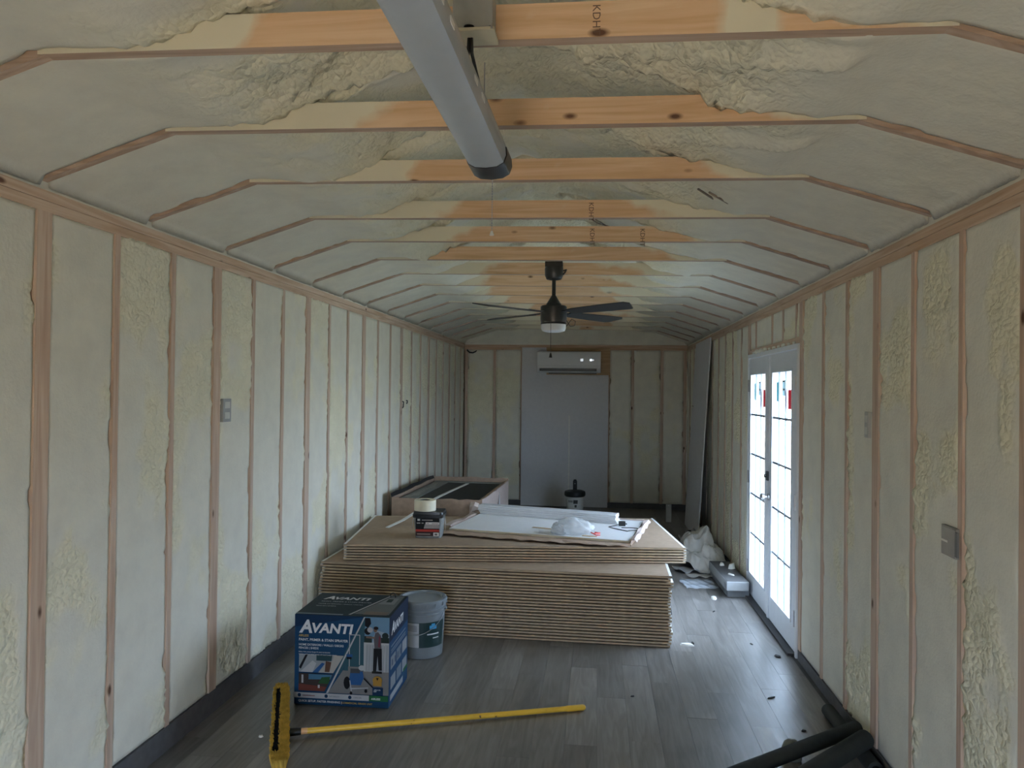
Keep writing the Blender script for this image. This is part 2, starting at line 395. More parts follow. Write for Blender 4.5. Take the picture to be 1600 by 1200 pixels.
# --- left wall
wl = struct(MB().box((XL - .13, YF - .1, -.02), (XL - .09, YB + .1, 2.57)).build('wall_left', SHEATH))
def stud(parent, x0, x1, y0, y1, z0, z1, m=STUD, name='stud'):
    mb = MB().box((0, 0, 0), (x1 - x0, y1 - y0, z1 - z0)); o = mb.build(name, m, parent); o.location = (x0, y0, z0); return o
ZFL, ZFR, ZFB = .118, .064, .08
def studs_of(start, lo, hi):
    r, k = [], -9
    while True:
        y = start + .4064 * k
        if y > hi: break
        if y > lo: r.append((y, k % 3 == 0))
        k += 1
    return r
left_studs = studs_of(2.4186, YF + .05, YB - .2)
prev = YF
for y, dbl in left_studs + [(YB + .02, False)]:
    hw = .036 if dbl else .017
    if y < YB:
        stud(wl, XL - .089, XL + .0, y - hw, y + hw, ZFL - .02, ZPL)
    a, b = prev, y - hw
    du = .019 if a < 5 else (.028 if a < 7.5 else .045)
    def place(u, v, d, a=a): return (XL + d - .002, a + u, ZFL + v)
    foam_sheet('foam_panel', wl, b - a, ZPL - ZFL + .004, du, place, y * 3.7, lump_bias=.02,
               lumpfn=lambda u, v, y=y: np.clip(1.15 - .35 * np.abs(v - 1.0), .3, 1))
    prev = y + hw
MB().box((XL - .089, YF, ZPL), (XL, YB, ZPL + .038)).build('top_plate', PLATE, wl)
MB().box((XL - .089, YF, ZPL + .0395), (XL + .002, YB, ZPL + ZTOP)).build('top_plate', PLATE, wl)
struct(MB().box((XL - .089, YF, -.006), (XL + .004, YB, ZFL - .004)).build('baseboard_left', BASEM))

# --- right wall with the door opening
DY0, DY1, DZ = 4.935, 6.475, 2.03
wr = struct(MB().box((XR + .09, YF - .1, -.02), (XR + .13, DY0, 2.57)).box((XR + .09, DY1, -.02), (XR + .13, YB + .1, 2.57)).box((XR + .09, DY0, DZ), (XR + .13, DY1, 2.57)).build('wall_right', SHEATH))
rs = [s for s in studs_of(2.399, YF + .05, 4.7)] + [(4.893, True)] + [(6.517, True)] + [(6.86, False), (7.29, False), (7.695, False), (8.12, False), (8.52, False), (8.93, False), (9.33, False), (9.74, False), (10.15, False), (10.55, False)]
prev = YF
for y, dbl in rs + [(YB + .02, False)]:
    hw = .036 if dbl else .016
    if y < YB: stud(wr, XR, XR + .089, y - hw, y + hw, ZFR - .02, ZPR)
    a, b = prev, y - hw; prev = y + hw
    if a > 4.9 and b < 6.5: continue
    du = .019 if a < 5 else (.028 if a < 7.5 else .045)
    def place(u, v, d, a=a): return (XR - d + .002, a + u, ZFR + v)
    foam_sheet('foam_panel', wr, b - a, ZPR - ZFR + .004, du, place, 40 + y * 2.9, lump_bias=-.005)
# header and cripples over the door
HZ = 2.085
MB().box((XR, DY0 - .006, DZ + .012), (XR + .089, DY1 + .006, HZ)).build('header', PLATE, wr)
cr = [5.016, 5.364, 5.69, 6.25]
prev = DY0
for y in cr + [DY1]:
    hw = .014 if y < DY1 else 0
    if hw: stud(wr, XR, XR + .089, y - hw, y + hw, HZ, ZPR, name='cripple_stud')
    a, b = prev, y - hw; prev = y + hw
    def place(u, v, d, a=a): return (XR - d + .002, a + u, HZ + v)
    foam_sheet('foam_panel', wr, b - a, ZPR - HZ + .003, .025, place, 90 + y, lump_bias=-.02)
MB().box((XR, YF, ZPR), (XR + .089, YB, ZPR + .038)).build('top_plate', PLATE, wr)
MB().box((XR - .002, YF, ZPR + .0395), (XR + .089, YB, ZPR + ZTOP)).build('top_plate', PLATE, wr)
struct(MB().box((XR - .004, YF, -.006), (XR + .089, DY0 - .04, ZFR - .003)).box((XR - .004, DY1 + .04, -.006), (XR + .089, YB, ZFR - .003)).build('baseboard_right', BASEM))
# oozed foam beads along the header
mb = MB()
for k in range(10):
    y = DY0 + .1 + k * .14; r = rnd.uniform(.012, .03)
    mb.tube([(XR - .0, y - r * 1.6, HZ - .03), (XR - .006, y, HZ - .034), (XR, y + r * 1.6, HZ - .03)], r, 8, taper=[r * .3, r * .8, r * .3])
o = mb.build('foam_bead', FOAM, wr, True)

# --- back wall
wb = MB()
wb.add([(XL - .13, YB + .09, -.02), (XR + .13, YB + .09, -.02), (XR + .13, YB + .09, 2.5), (-.39, YB + .09, 3.2), (XL - .13, YB + .09, 2.5),
        (XL - .13, YB + .13, -.02), (XR + .13, YB + .13, -.02), (XR + .13, YB + .13, 2.5), (-.39, YB + .13, 3.2), (XL - .13, YB + .13, 2.5)],
       [(0, 1, 2, 3, 4), (9, 8, 7, 6, 5), (0, 5, 6, 1), (1, 6, 7, 2), (2, 7, 8, 3), (3, 8, 9, 4), (4, 9, 5, 0)])
wb = struct(wb.build('wall_back', SHEATH))
ZPB = 2.325
prev = XL
for x, hw in [(-1.964, .02), (-1.535, .02), (-1.118, .022), (-.70, .019), (-.27, .019), (.164, .02), (.519, .019), (.945, .021), (1.275, .022), (XR + .03, 0)]:
    if hw: stud(wb, x - hw, x + hw, YB, YB + .089, ZFB - .02, ZPB)
    a, b = prev, x - hw; prev = x + hw
    if b - a < .03: continue
    def place(u, v, d, a=a): return (a + u, YB - d + .003, ZFB + v)
    foam_sheet('foam_panel', wb, b - a, ZPB - ZFB + .003, .04, place, 200 + x * 5, lump_bias=-.06)
MB().box((XL, YB - .0, ZPB), (XR, YB + .089, ZPB + .038)).build('top_plate', PLATEX, wb)
MB().box((XL, YB - .002, ZPB + .0395), (XR, YB + .089, ZPB + ZTOP)).build('top_plate', PLATEX, wb)
struct(MB().box((XL + .004, YB - .005, -.006), (XR - .004, YB + .08, ZFB - .003)).build('baseboard_back', BASEM))
def gable(u, v, d):
    x = XL + u; top = roof_z(x) + .02
    return (x, YB - .015 - d, ZPB + ZTOP + (top - ZPB - ZTOP) * v)
foam_sheet('foam_panel', wb, XR - XL, 1.0, .05, gable, 333, lump_bias=-.1)
# plywood backing left bare beside the air conditioner
MB().box((-.75, YB - .012, 1.93), (.19, YB - .001, 2.36)).build('plywood_backing', PLY, wb)

# --- front wall behind the camera, its opening sized to balance the daylight indoors
struct(MB().box((XL - .13, YF - .06, -.02), (-.825, YF, 2.5)).box((.125, YF - .06, -.02), (XR + .13, YF, 2.5)).box((-.825, YF - .06, 1.38), (.125, YF, 2.5))
       .hexa([(XL - .13, YF - .06, 2.5), (XR + .13, YF - .06, 2.5), (XR + .13, YF, 2.5), (XL - .13, YF, 2.5), (-.5, YF - .06, 3.2), (-.3, YF - .06, 3.2), (-.3, YF, 3.2), (-.5, YF, 3.2)]).build('wall_front', FOAM))

# --- ceiling: roof boards, trusses, foam
def slab(x0, z0, x1, z1, t=.03):
    return [(x0, YF - .3, z0), (x1, YF - .3, z1), (x1, YB + .3, z1), (x0, YB + .3, z0), (x0, YF - .3, z0 + t), (x1, YF - .3, z1 + t), (x1, YB + .3, z1 + t), (x0, YB + .3, z0 + t)]
up = .13
ce = struct(MB().hexa(slab(XL - .3, roof_z(XL) - SL * .3 + up, -.392, 2.965 + up)).hexa(slab(-.392, 2.965 + up, XR + .3, roof_z(XR) - SL * .3 + up)).build('ceiling', SHEATH))
JY = [-.64, -.03, .58, 1.19, 1.8032, 2.3926, 3.0173, 3.6839, 4.2709, 4.88, 5.49, 6.10, 6.71, 7.32, 7.93, 8.54, 9.15, 9.76, 10.37]
EXT = {4: (-.93, .73), 5: (-.97, .74), 6: (-.90, .62), 7: (-.93, .50), 8: (-.90, .53), 9: (-1.25, .58), 10: (-.92, .30), 11: (-1.0, .34), 12: (-1.15, .38), 13: (-.95, .42), 14: (-.8, .40), 15: (-.7, .35), 16: (-.6, .3), 17: (-.5, .2), 18: (-.3, .1)}
def joist(i, y):
    n = 70; h = .089; t = .038; xs = np.linspace(KL[0] - .02, KR[0] + .02, n + 1)
    zb = KL[1] + (KR[1] - KL[1]) * (xs - KL[0]) / (KR[0] - KL[0])
    mb = MB(); vs = []
    for x, z in zip(xs, zb):
        zt = min(z + h, float(roof_z(np.array(x))) + .10)
        for f in (0, .33, .67, 1): vs.append((x, 0, z + (zt - z) * f))
        for f in (1, .67, .33, 0): vs.append((x, t, z + (zt - z) * f))
    fs = []
    for k in range(n):
        for j in range(8):
            fs.append((k * 8 + j, k * 8 + (j + 1) % 8, (k + 1) * 8 + (j + 1) % 8, (k + 1) * 8 + j))
    fs += [tuple(range(8))[::-1], tuple(range(n * 8, n * 8 + 8))]
    mb.add(vs, fs); mb.m = [1 if (len(f) == 4 and i % 8 == 7) else 0 for i, f in enumerate(mb.f)]; o = mb.build('joist', [JOIST, RAFT], ce); o.location = (0, y, 0)  # undersides get the darker wood: bare of overspray, their shade painted in
    a, b = EXT.get(i, (-.95, .5))
    V = np.array([v.co[:] for v in o.data.vertices]); x = V[:, 0]; zz = (V[:, 2] - np.interp(V[:, 0], xs, zb)) / h
    wob = (fbm(x * 4 + i * 3.3, V[:, 2] * 6, x * 0 + i, 3, 8) - .5) * .5
    cov = np.maximum(sstep(.16, -.16, x - a - .10 * zz + wob), sstep(-.16, .16, x - b + .28 * zz + wob))
    if i == 4: cov = np.maximum(cov, sstep(.09, .03, np.abs(x - .36)) * sstep(-.2, .3, zz + .3))
    cov = cov * .95
    a_ = o.data.attributes.new('cover', 'FLOAT', 'POINT'); a_.data.foreach_set('value', cov.astype(np.float32))
    return o
for i, y in enumerate(JY):
    joist(i, y)
    for (x0, z0), (x1, z1), tag_ in ((EL, KL, 'l'), (KR, ER, 'r')):
        t0, t1, up_ = .003, .035, .088
        mb = MB().hexa([(x0, t0, z0), (x1, t0, z1), (x1, t1, z1), (x0, t1, z0), (x0, t0, z0 + up_), (x1, t0, z1 + up_), (x1, t1, z1 + up_), (x0, t1, z0 + up_)])
        o = mb.build('rafter', RAFT, ce); o.location = (0, y, 0)
prev = YF
for i, y in enumerate(JY + [YB]):
    a, b = prev, y; prev = y + .038
    wdt = b - a
    du = .020 if a < 4.3 else (.028 if a < 7 else .05)
    def place(u, v, d, a=a):       # u along the room, v across
        x = XL + v; z = roof_z(x)
        cx = x + .392; z = z - .05 * np.exp(-(cx / .22) ** 2)      # ridge filled round
        return (x, a + u, z + .006 - d * 1.0)
    def extra(u, v, M, i=i, wdt=wdt):
        x = XL + v
        inner = sstep(KL[0] + .02, KL[0] + .45, x) * sstep(KR[0] - .02, KR[0] - .45, x)
        big = fbm(u * 4 + i * 5.1, v * 3.2, u * 0 + i, 3, 31) - .5
        e = inner * (.07 * big)
        dxl, dxr = np.clip(x - KL[0], 0, 9), np.clip(KR[0] - x, 0, 9)
        ko = .75 + .5 * fbm(u * 5, v * 5 + i, u * 0, 3, 44); e = e + np.minimum(SL * dxl, .088 * ko) * sstep(1.3, .4, dxl) + np.minimum(SL * dxr, .052 * ko) * sstep(1.0, .3, dxr)
        e = e + .030 * np.exp(-((x - XL) / .012) ** 2) + .030 * np.exp(-((x - XR) / .012) ** 2)
        pop = np.clip(1 - worley(u * 21 + i + 1.5 * fbm(u * 7, v * 7, u * 0, 2, 61), v * 18 + 1.5 * fbm(u * 7, v * 7, u * 0 + 4, 2, 62), 77), 0, 1); pm2 = inner * sstep(.36, .56, fbm(u * 3 + i, v * 2.2, u * 0, 3, 46))
        pop2 = np.clip(1 - worley(u * 40 + i, v * 34, 79), 0, 1)
        e = e + pm2 * (.034 * (pop - .45) + .014 * (pop2 - .4)); M = np.maximum(M, pm2 * (.35 + .65 * pop))
        k = u / wdt
        e = e + inner * .035 * (np.exp(-(u / .05) ** 2) * fbm(v * 5 + i, u * 0, u * 0, 2, 40) + np.exp(-((wdt - u) / .05) ** 2) * fbm(v * 5 - i, u * 0, u * 0, 2, 41))
        if i == 5 or i == 6:       # sprayed-over brace and duct crossing the bay
            for (x0, k0, x1, k1, r) in ([(-.05, .95, .62, .25, .040), (.34, .95, .42, .1, .022), (-1.05, .9, -.55, .1, .02)] if i == 5 else [(.2, .9, .7, .3, .03), (-.5, .2, -.15, .9, .02)]):
                dx, dk = x1 - x0, (k1 - k0) * wdt; px, pk = x - x0, u - k0 * wdt
                t = np.clip((px * dx + pk * dk) / (dx * dx + dk * dk), 0, 1); dd = np.hypot(px - t * dx, pk - t * dk)
                e = e + r * .9 * np.exp(-(dd / r) ** 2) * (1 + .12 * np.sin(t * 120))
        return e, np.clip(M * (.35 + inner), 0, 1)
    foam_sheet('foam_panel', ce, wdt, XR - XL, du, place, 500 + i * 3.1, lump_bias=.03, lump_amp=.03, extra=extra, skirt=.07,
               lumpfn=lambda u, v: np.clip(.35 + .9 * sstep(KL[0] + .0, KL[0] + .5, XL + v) * sstep(KR[0], KR[0] - .5, XL + v), 0, 1.1))
for xa, xb, z in ((XL - .06, XL - .003, ZPL + ZTOP - .004), (XR + .003, XR + .06, ZPR + ZTOP - .004)):
    MB().box((xa, YF, z), (xb, YB, z + .09)).build('eave_foam', FOAM, ce)
# grade stamps inked on three of the joists
STAMP = flat((.10, .06, .04), .8, name='stamp_ink')
for jy, x, z, s in ((1.8032, -.02, 2.668, .028), (4.2709, -.05, 2.665, .038), (4.2709, .24, 2.66, .038), (3.6839, -.05, 2.665, .035)):
    st = text_polys([('KDHT', 0, 0, s)], 'grade_stamp', STAMP, ce, ((x, jy - .001, z), (0, 0, -1), (1, 0, 0)), lift=.0)
# short wires stapled over the foam
CABM = flat((.16, .13, .10), .6, name='grey_brown_wire')
for (x0, y0, x1, y1) in ((.45, 3.40, .62, 3.62), (.50, 3.40, .70, 3.62), (-.06, 4.60, .05, 4.86), (-.02, 4.60, .10, 4.86)):
    z0, z1 = float(roof_z(np.array(x0))) - .05, float(roof_z(np.array(x1))) - .01
    MB().tube([(x0, y0, z0), ((x0 + x1) / 2, (y0 + y1) / 2, (z0 + z1) / 2 - .01), (x1, y1, z1)], .005, 6).build('stapled_wire', CABM, ce, True)

# --- french doors
dr = struct(MB().box((XR - .012, DY0 - .022, -.004), (XR + .11, DY0 + .012, DZ + .012)).box((XR - .012, DY1 - .012, -.004), (XR + .11, DY1 + .022, DZ + .012))
            .box((XR - .012, DY0 + .012, DZ - .022), (XR + .11, DY1 - .012, DZ + .012)).build('door_1', WHITE, bevel=.002))
MB().box((XR - .055, DY0 + .012, -.003), (XR + .12, DY1 - .012, .016)).build('threshold', flat((.02, .02, .022), .5), dr)
gl, gnt, gbs = new_mat('window_glass')
tr = N(gnt, 'ShaderNodeBsdfTransparent'); tr.inputs[0].default_value = (.96, .98, .98, 1)
gs = N(gnt, 'ShaderNodeBsdfGlossy'); gs.inputs['Roughness'].default_value = .02
ms = N(gnt, 'ShaderNodeMixShader'); fr = N(gnt, 'ShaderNodeFresnel'); fr.inputs['IOR'].default_value = 1.45
ge = N(gnt, 'ShaderNodeNewGeometry'); iv = N(gnt, 'ShaderNodeMath', operation='SUBTRACT'); iv.inputs[0].default_value = 1; L(gnt, ge.outputs['Backfacing'], iv.inputs[1])
mf = N(gnt, 'ShaderNodeMath', operation='MULTIPLY'); L(gnt, fr.outputs[0], mf.inputs[0]); L(gnt, iv.outputs[0], mf.inputs[1]); L(gnt, mf.outputs[0], ms.inputs[0]); L(gnt, tr.outputs[0], ms.inputs[1]); L(gnt, gs.outputs[0], ms.inputs[2]); L(gnt, ms.outputs[0], gnt.nodes['Material Output'].inputs[0])
def sticker_mat(name, c):
    m, nt, b = new_mat(name); t = N(nt, 'ShaderNodeBsdfTranslucent'); t.inputs[0].default_value = (*c, 1); x = N(nt, 'ShaderNodeMixShader'); x.inputs[0].default_value = .6
    b.inputs['Base Color'].default_value = (*c, 1); L(nt, b.outputs[0], x.inputs[1]); L(nt, t.outputs[0], x.inputs[2]); L(nt, x.outputs[0], nt.nodes['Material Output'].inputs[0]); return m
STR, STT, STW = sticker_mat('red_film', (.34, .030, .055)), sticker_mat('teal_film', (.15, .34, .36)), sticker_mat('white_film', (.38, .46, .47))
DM = flat((.74, .78, .83), .4, name='door_white', var=.02)
def leaf(y0, y1, gy0, gy1, hinge_y):
    X0, X1 = XR - .006, XR + .038; gz0, gz1 = .205, 1.865; zb, zt = .020, DZ - .026
    f = MB().box((X0, y0, zb), (X1, gy0, zt)).box((X0, gy1, zb), (X1, y1, zt)).box((X0, gy0, zb), (X1, gy1, gz0)).box((X0, gy0, gz1), (X1, gy1, zt))
    lf = f.build('door_leaf', DM, dr, bevel=.0015)
    st = MB()      # raised glazing stop round the glass
    for a, b in (((gy0 - .018, gz0 - .018), (gy1 + .018, gz0)), ((gy0 - .018, gz1), (gy1 + .018, gz1 + .018)), ((gy0 - .018, gz0), (gy0, gz1)), ((gy1, gz0), (gy1 + .018, gz1))):
        st.box((X0 - .007, a[0], a[1]), (X0 + .001, b[0], b[1]))
    st.build('glazing_stop', DM, lf, bevel=.002)
    cw, rh = (gy1 - gy0) / 3, (gz1 - gz0) / 5
    pane = MB().box((XR + .004, 0, 0), (XR + .008, cw - .001, rh - .001)).mesh('pane', gl)
    for c in range(3):
        for r in range(5): inst(pane, 'pane', lf, (0, gy0 + c * cw + .0005, gz0 + r * rh + .0005))
    MT = flat((.22, .25, .28), .4, name='muntin_backlit_grey')  # white bars darkened: their backlit shade is put into the colour
    hb = MB().box((XR - .004, gy0, -.008), (XR + .0035, gy1, .008)).mesh('muntin', MT); vb = MB().box((XR - .009, -.005, gz0), (XR + .0035, .005, gz1)).mesh('muntin', MT)
    for r in range(1, 5): inst(hb, 'muntin', lf, (0, 0, gz0 + r * rh))
    for c in range(1, 3): inst(vb, 'muntin', lf, (0, gy0 + c * cw, 0))
    s = lambda a, b, m: MB().box((XR + .0085, a[0], a[1]), (XR + .0095, b[0], b[1])).build('sticker', m, lf)
    tag(s((gy0 + .045, gz1 - .26), (gy0 + cw * .92, gz1 - .125), STR), 'red film sticker on top pane')
    tag(s((gy1 - cw * .85, gz1 - .21), (gy1 - .05, gz1 - .07), STT), 'pale teal film sticker on top pane')
    tag(s((gy0 + cw * 1.2, gz1 - .17), (gy0 + cw * 1.8, gz1 - .06), STW), 'clear printed sticker on top pane')
    pm_ = MB()
    for (a, b, w_) in ((gy0 + cw * 1.25, gz1 - .07, .10), (gy0 + cw * 1.4, gz1 - .13, .06), (gy0 + .03, gz1 - .28, .03)): pm_.box((XR + .0081, a, b), (XR + .0084, a + w_, b + .012))
    pm_.build('printed_line', BLACK, lf)
    for hz in (1.775, 1.0, .24):
        sg = 1 if hinge_y > 5.7 else -1
        MB().box((X0 - .0025, hinge_y - .030, hz - .05), (X0 + .002, hinge_y + .030, hz + .05)).tube([(X0 - .006, hinge_y + sg * .002, hz - .052), (X0 - .006, hinge_y + sg * .002, hz + .052)], .007, 8).build('hinge', METAL, lf)
    return lf
SP = 5.705
l1 = leaf(DY0 + .014, SP - .002, 5.070, 5.605, DY0 + .022)
l2 = leaf(SP + .002, DY1 - .014, 5.830, 6.365, DY1 - .022)
MB().box((XR - .016, SP - .022, .02), (XR - .004, SP + .022, DZ - .03)).build('astragal', DM, dr, bevel=.003)
hd = MB().lathe([(.0, 0), (.026, 0), (.026, .010), (.010, .014), (.010, .03), (.024, .036), (.027, .052), (.018, .062), (0, .064)], 20)
def place_y(mb, name, mats, parent, loc):
    o = mb.build(name, mats, parent, True, angle=.7); o.location = loc; o.rotation_euler = (0, -PI / 2, 0); return o
place_y(hd, 'door_knob', METAL, dr, (XR - .016, SP - .045, .935))
MB().box((XR - .030, SP - .035, 1.055), (XR - .0155, SP + .005, 1.125)).tube([(XR - .03, SP - .015, 1.09), (XR - .046, SP - .015, 1.09)], .012, 10).build('deadbolt', BLACKP, dr, bevel=.002)

# ================================================================== DRYWALL STACKS
def board(w, d, t, name):
    b = .0036
    mb = MB()
    mb.box((0, .0, b), (w, d, t - b), 1)                     # body, bound edges of tan paper
    mb.box((.002, .05, t - b), (w - .002, d - .05, t), 0).box((.002, .05, 0), (w - .002, d - .05, b), 0)
    mb.box((-.0006, .003, b), (.0008, d - .003, t - b), 2).box((w - .0008, .003, b), (w + .0006, d - .003, t - b), 2)
    mb.box((.0, .004, t - b), (.017, d - .004, t + .0003), 2).box((w - .017, .004, t - b), (w, d - .004, t + .0003), 2)
    return mb.mesh(name, [KRAFT, EDGE, GYPS])
ORD = ['first', 'second', 'third', 'fourth', 'fifth', 'sixth', 'seventh', 'eighth', 'ninth', 'tenth', 'eleventh', 'twelfth', 'thirteenth', 'fourteenth', 'fifteenth', 'sixteenth', 'seventeenth', 'eighteenth', 'nineteenth', 'twentieth', 'twenty-first', 'twenty-second', 'twenty-third', 'twenty-fourth']
NL, TL_ = 23, .470 / 23
lowm = board(2.475, 1.22, TL_ - .0015, 'drywall_sheet')
def skin(o, w, d, t):
    MB().box((.001, .001, t - .0036), (w - .001, .055, t - .0002)).build('face_paper', KRAFT, o)
for k in range(NL):
    lab = ('topmost tan drywall sheet of the tall lower stack' if k == 0 else 'bottom tan drywall sheet of the tall lower stack on the floor' if k == NL - 1
           else 'tan-edged drywall sheet, %s from the top of the tall lower stack' % ORD[k])
    o = bpy.data.objects.new('drywall_sheet', lowm); COL.objects.link(o)
    z = .470 - (k + 1) * TL_
    t = k / NL
    o.location = (-1.962 - .004 * min(1, t * 2) + rnd.uniform(-.006, .006) + (.008 if k in (2, 3, 17, 18, 19) else 0), 5.055 - .045 * t + rnd.uniform(-.004, .004), z); o.rotation_euler = (0, 0, -.012)
    tag(o, lab, 'drywall', 'drywall sheets of the lower stack')
    if k == 0: skin(o, 2.475, 1.22, TL_ - .0015)
NU, TU = 6, .117 / 6
upm = board(2.48, 1.23, TU - .0015, 'drywall_sheet')
AU = math.radians(6.8)
for k in range(NU):
    lab = ('topmost drywall sheet, carrying the tub and white panel' if k == 0 else 'lowest drywall sheet of the skewed upper stack' if k == NU - 1
           else 'tan drywall sheet, %s from the top of the skewed upper stack' % ORD[k])
    o = bpy.data.objects.new('drywall_sheet', upm); COL.objects.link(o)
    o.location = (-1.811 + rnd.uniform(-.004, .004), 5.106 + rnd.uniform(-.003, .003), .470 + .117 - (k + 1) * TU + .0006); o.rotation_euler = (0, 0, AU)
    tag(o, lab, 'drywall', 'drywall sheets of the upper stack')
    if k == 0: skin(o, 2.48, 1.23, TU - .0015)
ZU = .5866

# ================================================================== PAINT SPRAYER CARTON
def carton():
    t = thing('sprayer_carton', 'blue and white printed paint sprayer carton on the floor in front of the stack', 'box', (-1.614, 3.798, .0), math.radians(1.2))
    w, d, h = .523, .42, .487
    BL = flat((.008, .045, .105), .6, name='carton_blue', var=.05, spec=.15); DK = flat((.009, .024, .032), .6, name='carton_dark_teal', var=.05, spec=.15)
    MB().box((0, 0, .001), (w, d, h - .002)).build('body', BL, t, bevel=.003)
    # four closed top flaps meeting in a slit
    MB().box((.002, .002, h - .003), (w - .002, d / 2 - .001, h)).build('flap', DK, t)
    MB().box((.002, d / 2 + .001, h - .003), (w - .002, d - .002, h)).build('flap', DK, t)
    nv, sky, wht, fen, gry, grn = (.012, .05, .13), (.22, .42, .62), (.72, .73, .74), (.58, .62, .64), (.33, .32, .31), (.03, .20, .07)
    dk, tl, bl2, org = (.015, .015, .018), (.05, .15, .20), (.04, .16, .42), (.62, .34, .06)
    F = ((0, 0, 0), (1, 0, 0), (0, 0, 1))
    sh = [(nv, [(0, .86), (.75, 1), (0, 1)]),
          (gry, [(.36, .145), (1, .145), (1, .42), (.53, .42)]), (tl, [(.49, .36), (.60, .56), (.78, .92), (.74, .98), (.60, .75), (.43, .36)]), (tl, [(.52, .40), (.74, .40), (.74, .95), (.735, .95)]),
          (sky, [(.74, .72), (1, .72), (1, 1), (.745, 1)]), ((.50, .62, .72), [(.82, .72), (1, .72), (1, .82), (.86, .86)]),
          (fen, [(.74, .40), (1, .40), (1, .72), (.74, .72)]), (wht, rect(.74, .70, 1, .72)), (wht, rect(.735, .40, .755, .72)), (wht, rect(.945, .40, .96, .72))]
    for i in range(8): sh.append(((.40, .44, .47), [(.76 + i * .03, .41), (.765 + i * .03, .41), (.775 + i * .03, .69), (.77 + i * .03, .69)]))
    sh += [((.04, .06, .05), rect(.74, .72, .82, .79)), ((.03, .05, .04), rect(.90, .72, 1, .78)), ((.03, .05, .05), ell(.96, .80, .035, .035)),
           (dk, [(.745, .99), (.80, .99), (.81, .93), (.78, .88), (.745, .90)]), (dk, ell(.775, .845, .035, .04)), ((.62, .63, .66), ell(.80, .86, .03, .03)),
           # printed worker: hair, face, shirt, arm, trousers, boots
           ((.30, .18, .12), ell(.856, .862, .020, .026)), ((.03, .02, .02), ell(.862, .882, .026, .018)), ((.16, .15, .17), [(.85, .66), (.92, .66), (.915, .80), (.885, .84), (.855, .83), (.84, .76)]),
           ((.28, .06, .09), [(.885, .68), (.905, .67), (.912, .78), (.895, .80)]), ((.30, .20, .16), [(.76, .77), (.85, .765), (.855, .785), (.76, .79)]),
           (dk, [(.84, .66), (.925, .66), (.93, .42), (.895, .42), (.882, .58), (.87, .41), (.835, .41)]), ((.02, .02, .02), rect(.825, .385, .93, .41)),
           # white frame stripe, sprayer on its cart
           (wht, [(.75, 1), (.735, 1), (.345, .145), (.365, .145)]),
           (wht, rect(.583, .41, .590, .80)), (wht, rect(.69, .47, .697, .80)), (wht, rect(.583, .795, .697, .803)), (bl2, rect(.555, .555, .62, .585)), (dk, rect(.56, .53, .61, .555)),
           (gry, rect(.575, .37, .70, .45)), (bl2, [(.58, .25), (.71, .25), (.74, .33), (.73, .40), (.60, .40)]), ((.10, .11, .12), rect(.60, .38, .70, .43)), (dk, ell(.565, .27, .035, .07)), (wht, ell(.72, .44, .035, .03)),
           (wht, [(.60, .20), (.79, .22), (.79, .23), (.60, .215)]), (wht, [(.61, .17), (.62, .17), (.60, .30), (.59, .30)]), (dk, ell(.61, .16, .014, .02)), (dk, ell(.765, .19, .016, .02)), (dk, [(.74, .32), (.85, .21), (.86, .22), (.745, .335)]),
           (org, ell(.885, .31, .05, .05)), (org, rect(.84, .25, .93, .31)), (dk, [(.87, .34), (.885, .31), (.90, .34)]), (nv, rect(.835, .15, .945, .235)),
           # two small scenes
           ((.45, .50, .52), [(.055, .37), (.42, .37), (.53, .565), (.055, .565)]), (dk, [(.055, .42), (.075, .40), (.15, .565), (.125, .565)]), ((.04, .10, .12), [(.24, .50), (.40, .50), (.41, .565), (.24, .565)]), (wht, [(.07, .37), (.20, .37), (.24, .47), (.20, .50)]),
           (bl2, [(.20, .37), (.26, .37), (.33, .47), (.30, .48)]), ((.62, .60, .55), [(.27, .37), (.42, .37), (.53, .565), (.43, .565), (.41, .50), (.34, .48)]), ((.18, .09, .06), [(.33, .38), (.38, .38), (.40, .49), (.34, .50)]),
           ((.08, .06, .05), [(.055, .165), (.33, .165), (.42, .355), (.055, .355)]), ((.10, .28, .45), [(.16, .29), (.39, .30), (.41, .35), (.16, .35)]), ((.04, .14, .05), [(.26, .25), (.37, .25), (.39, .33), (.30, .32)]), ((.24, .07, .05), [(.055, .165), (.33, .165), (.35, .215), (.055, .24)]), (wht, rect(.085, .25, .105, .34)), (wht, rect(.26, .20, .28, .235)),
           # foot band
           (wht, rect(0, .085, .80, .145)), (grn, rect(.80, .085, 1, .145)), (nv, ell(.065, .115, .018, .02)), (nv, ell(.35, .115, .018, .02)), (nv, ell(.60, .115, .018, .02)), ((.45, .2, .2), rect(.10, .108, .23, .118))]
    decal(sh, 'front_print', t, F, (w, h), dim=.48)
    TW = flat((.56, .57, .58), .65, name='white_print', var=.02); TY = flat((.46, .30, .06), .45, name='yellow_print', var=.02); TN = flat((.02, .04, .09), .5, name='navy_print', var=.02)
    text_polys([('A', .035, .395, .095, .18, .035), ('VANTI', .095, .397, .070, .18, .035, 1.12)], 'logo_lettering', TW, t, F, lift=.013)
    text_polys([('PAINT, PRIMER & STAIN SPRAYER', .028, .350, .0185, 0, .02), ('HOME EXTERIORS / WALLS / DECKS', .028, .324, .0155, 0, .015), ('FENCES | SHEDS', .028, .306, .0155, 0, .015),
                ('IDEAL FOR LARGE PROJECTS AND EXTERIORS', .028, .287, .0085), ('WORKS WITH A WIDE RANGE OF PAINTS AND STAINS', .028, .274, .0085), ('QUICK SETUP, FASTER FINISHING |', .030, .022, .0155, 0, .02), ('AIRLESS', .432, .050, .0145, 0, .02), ('SPRAYER', .447, .10, .009), ('12V', .443, .092, .011, 0, .02)], 'lettering', TW, t, F, lift=.013)
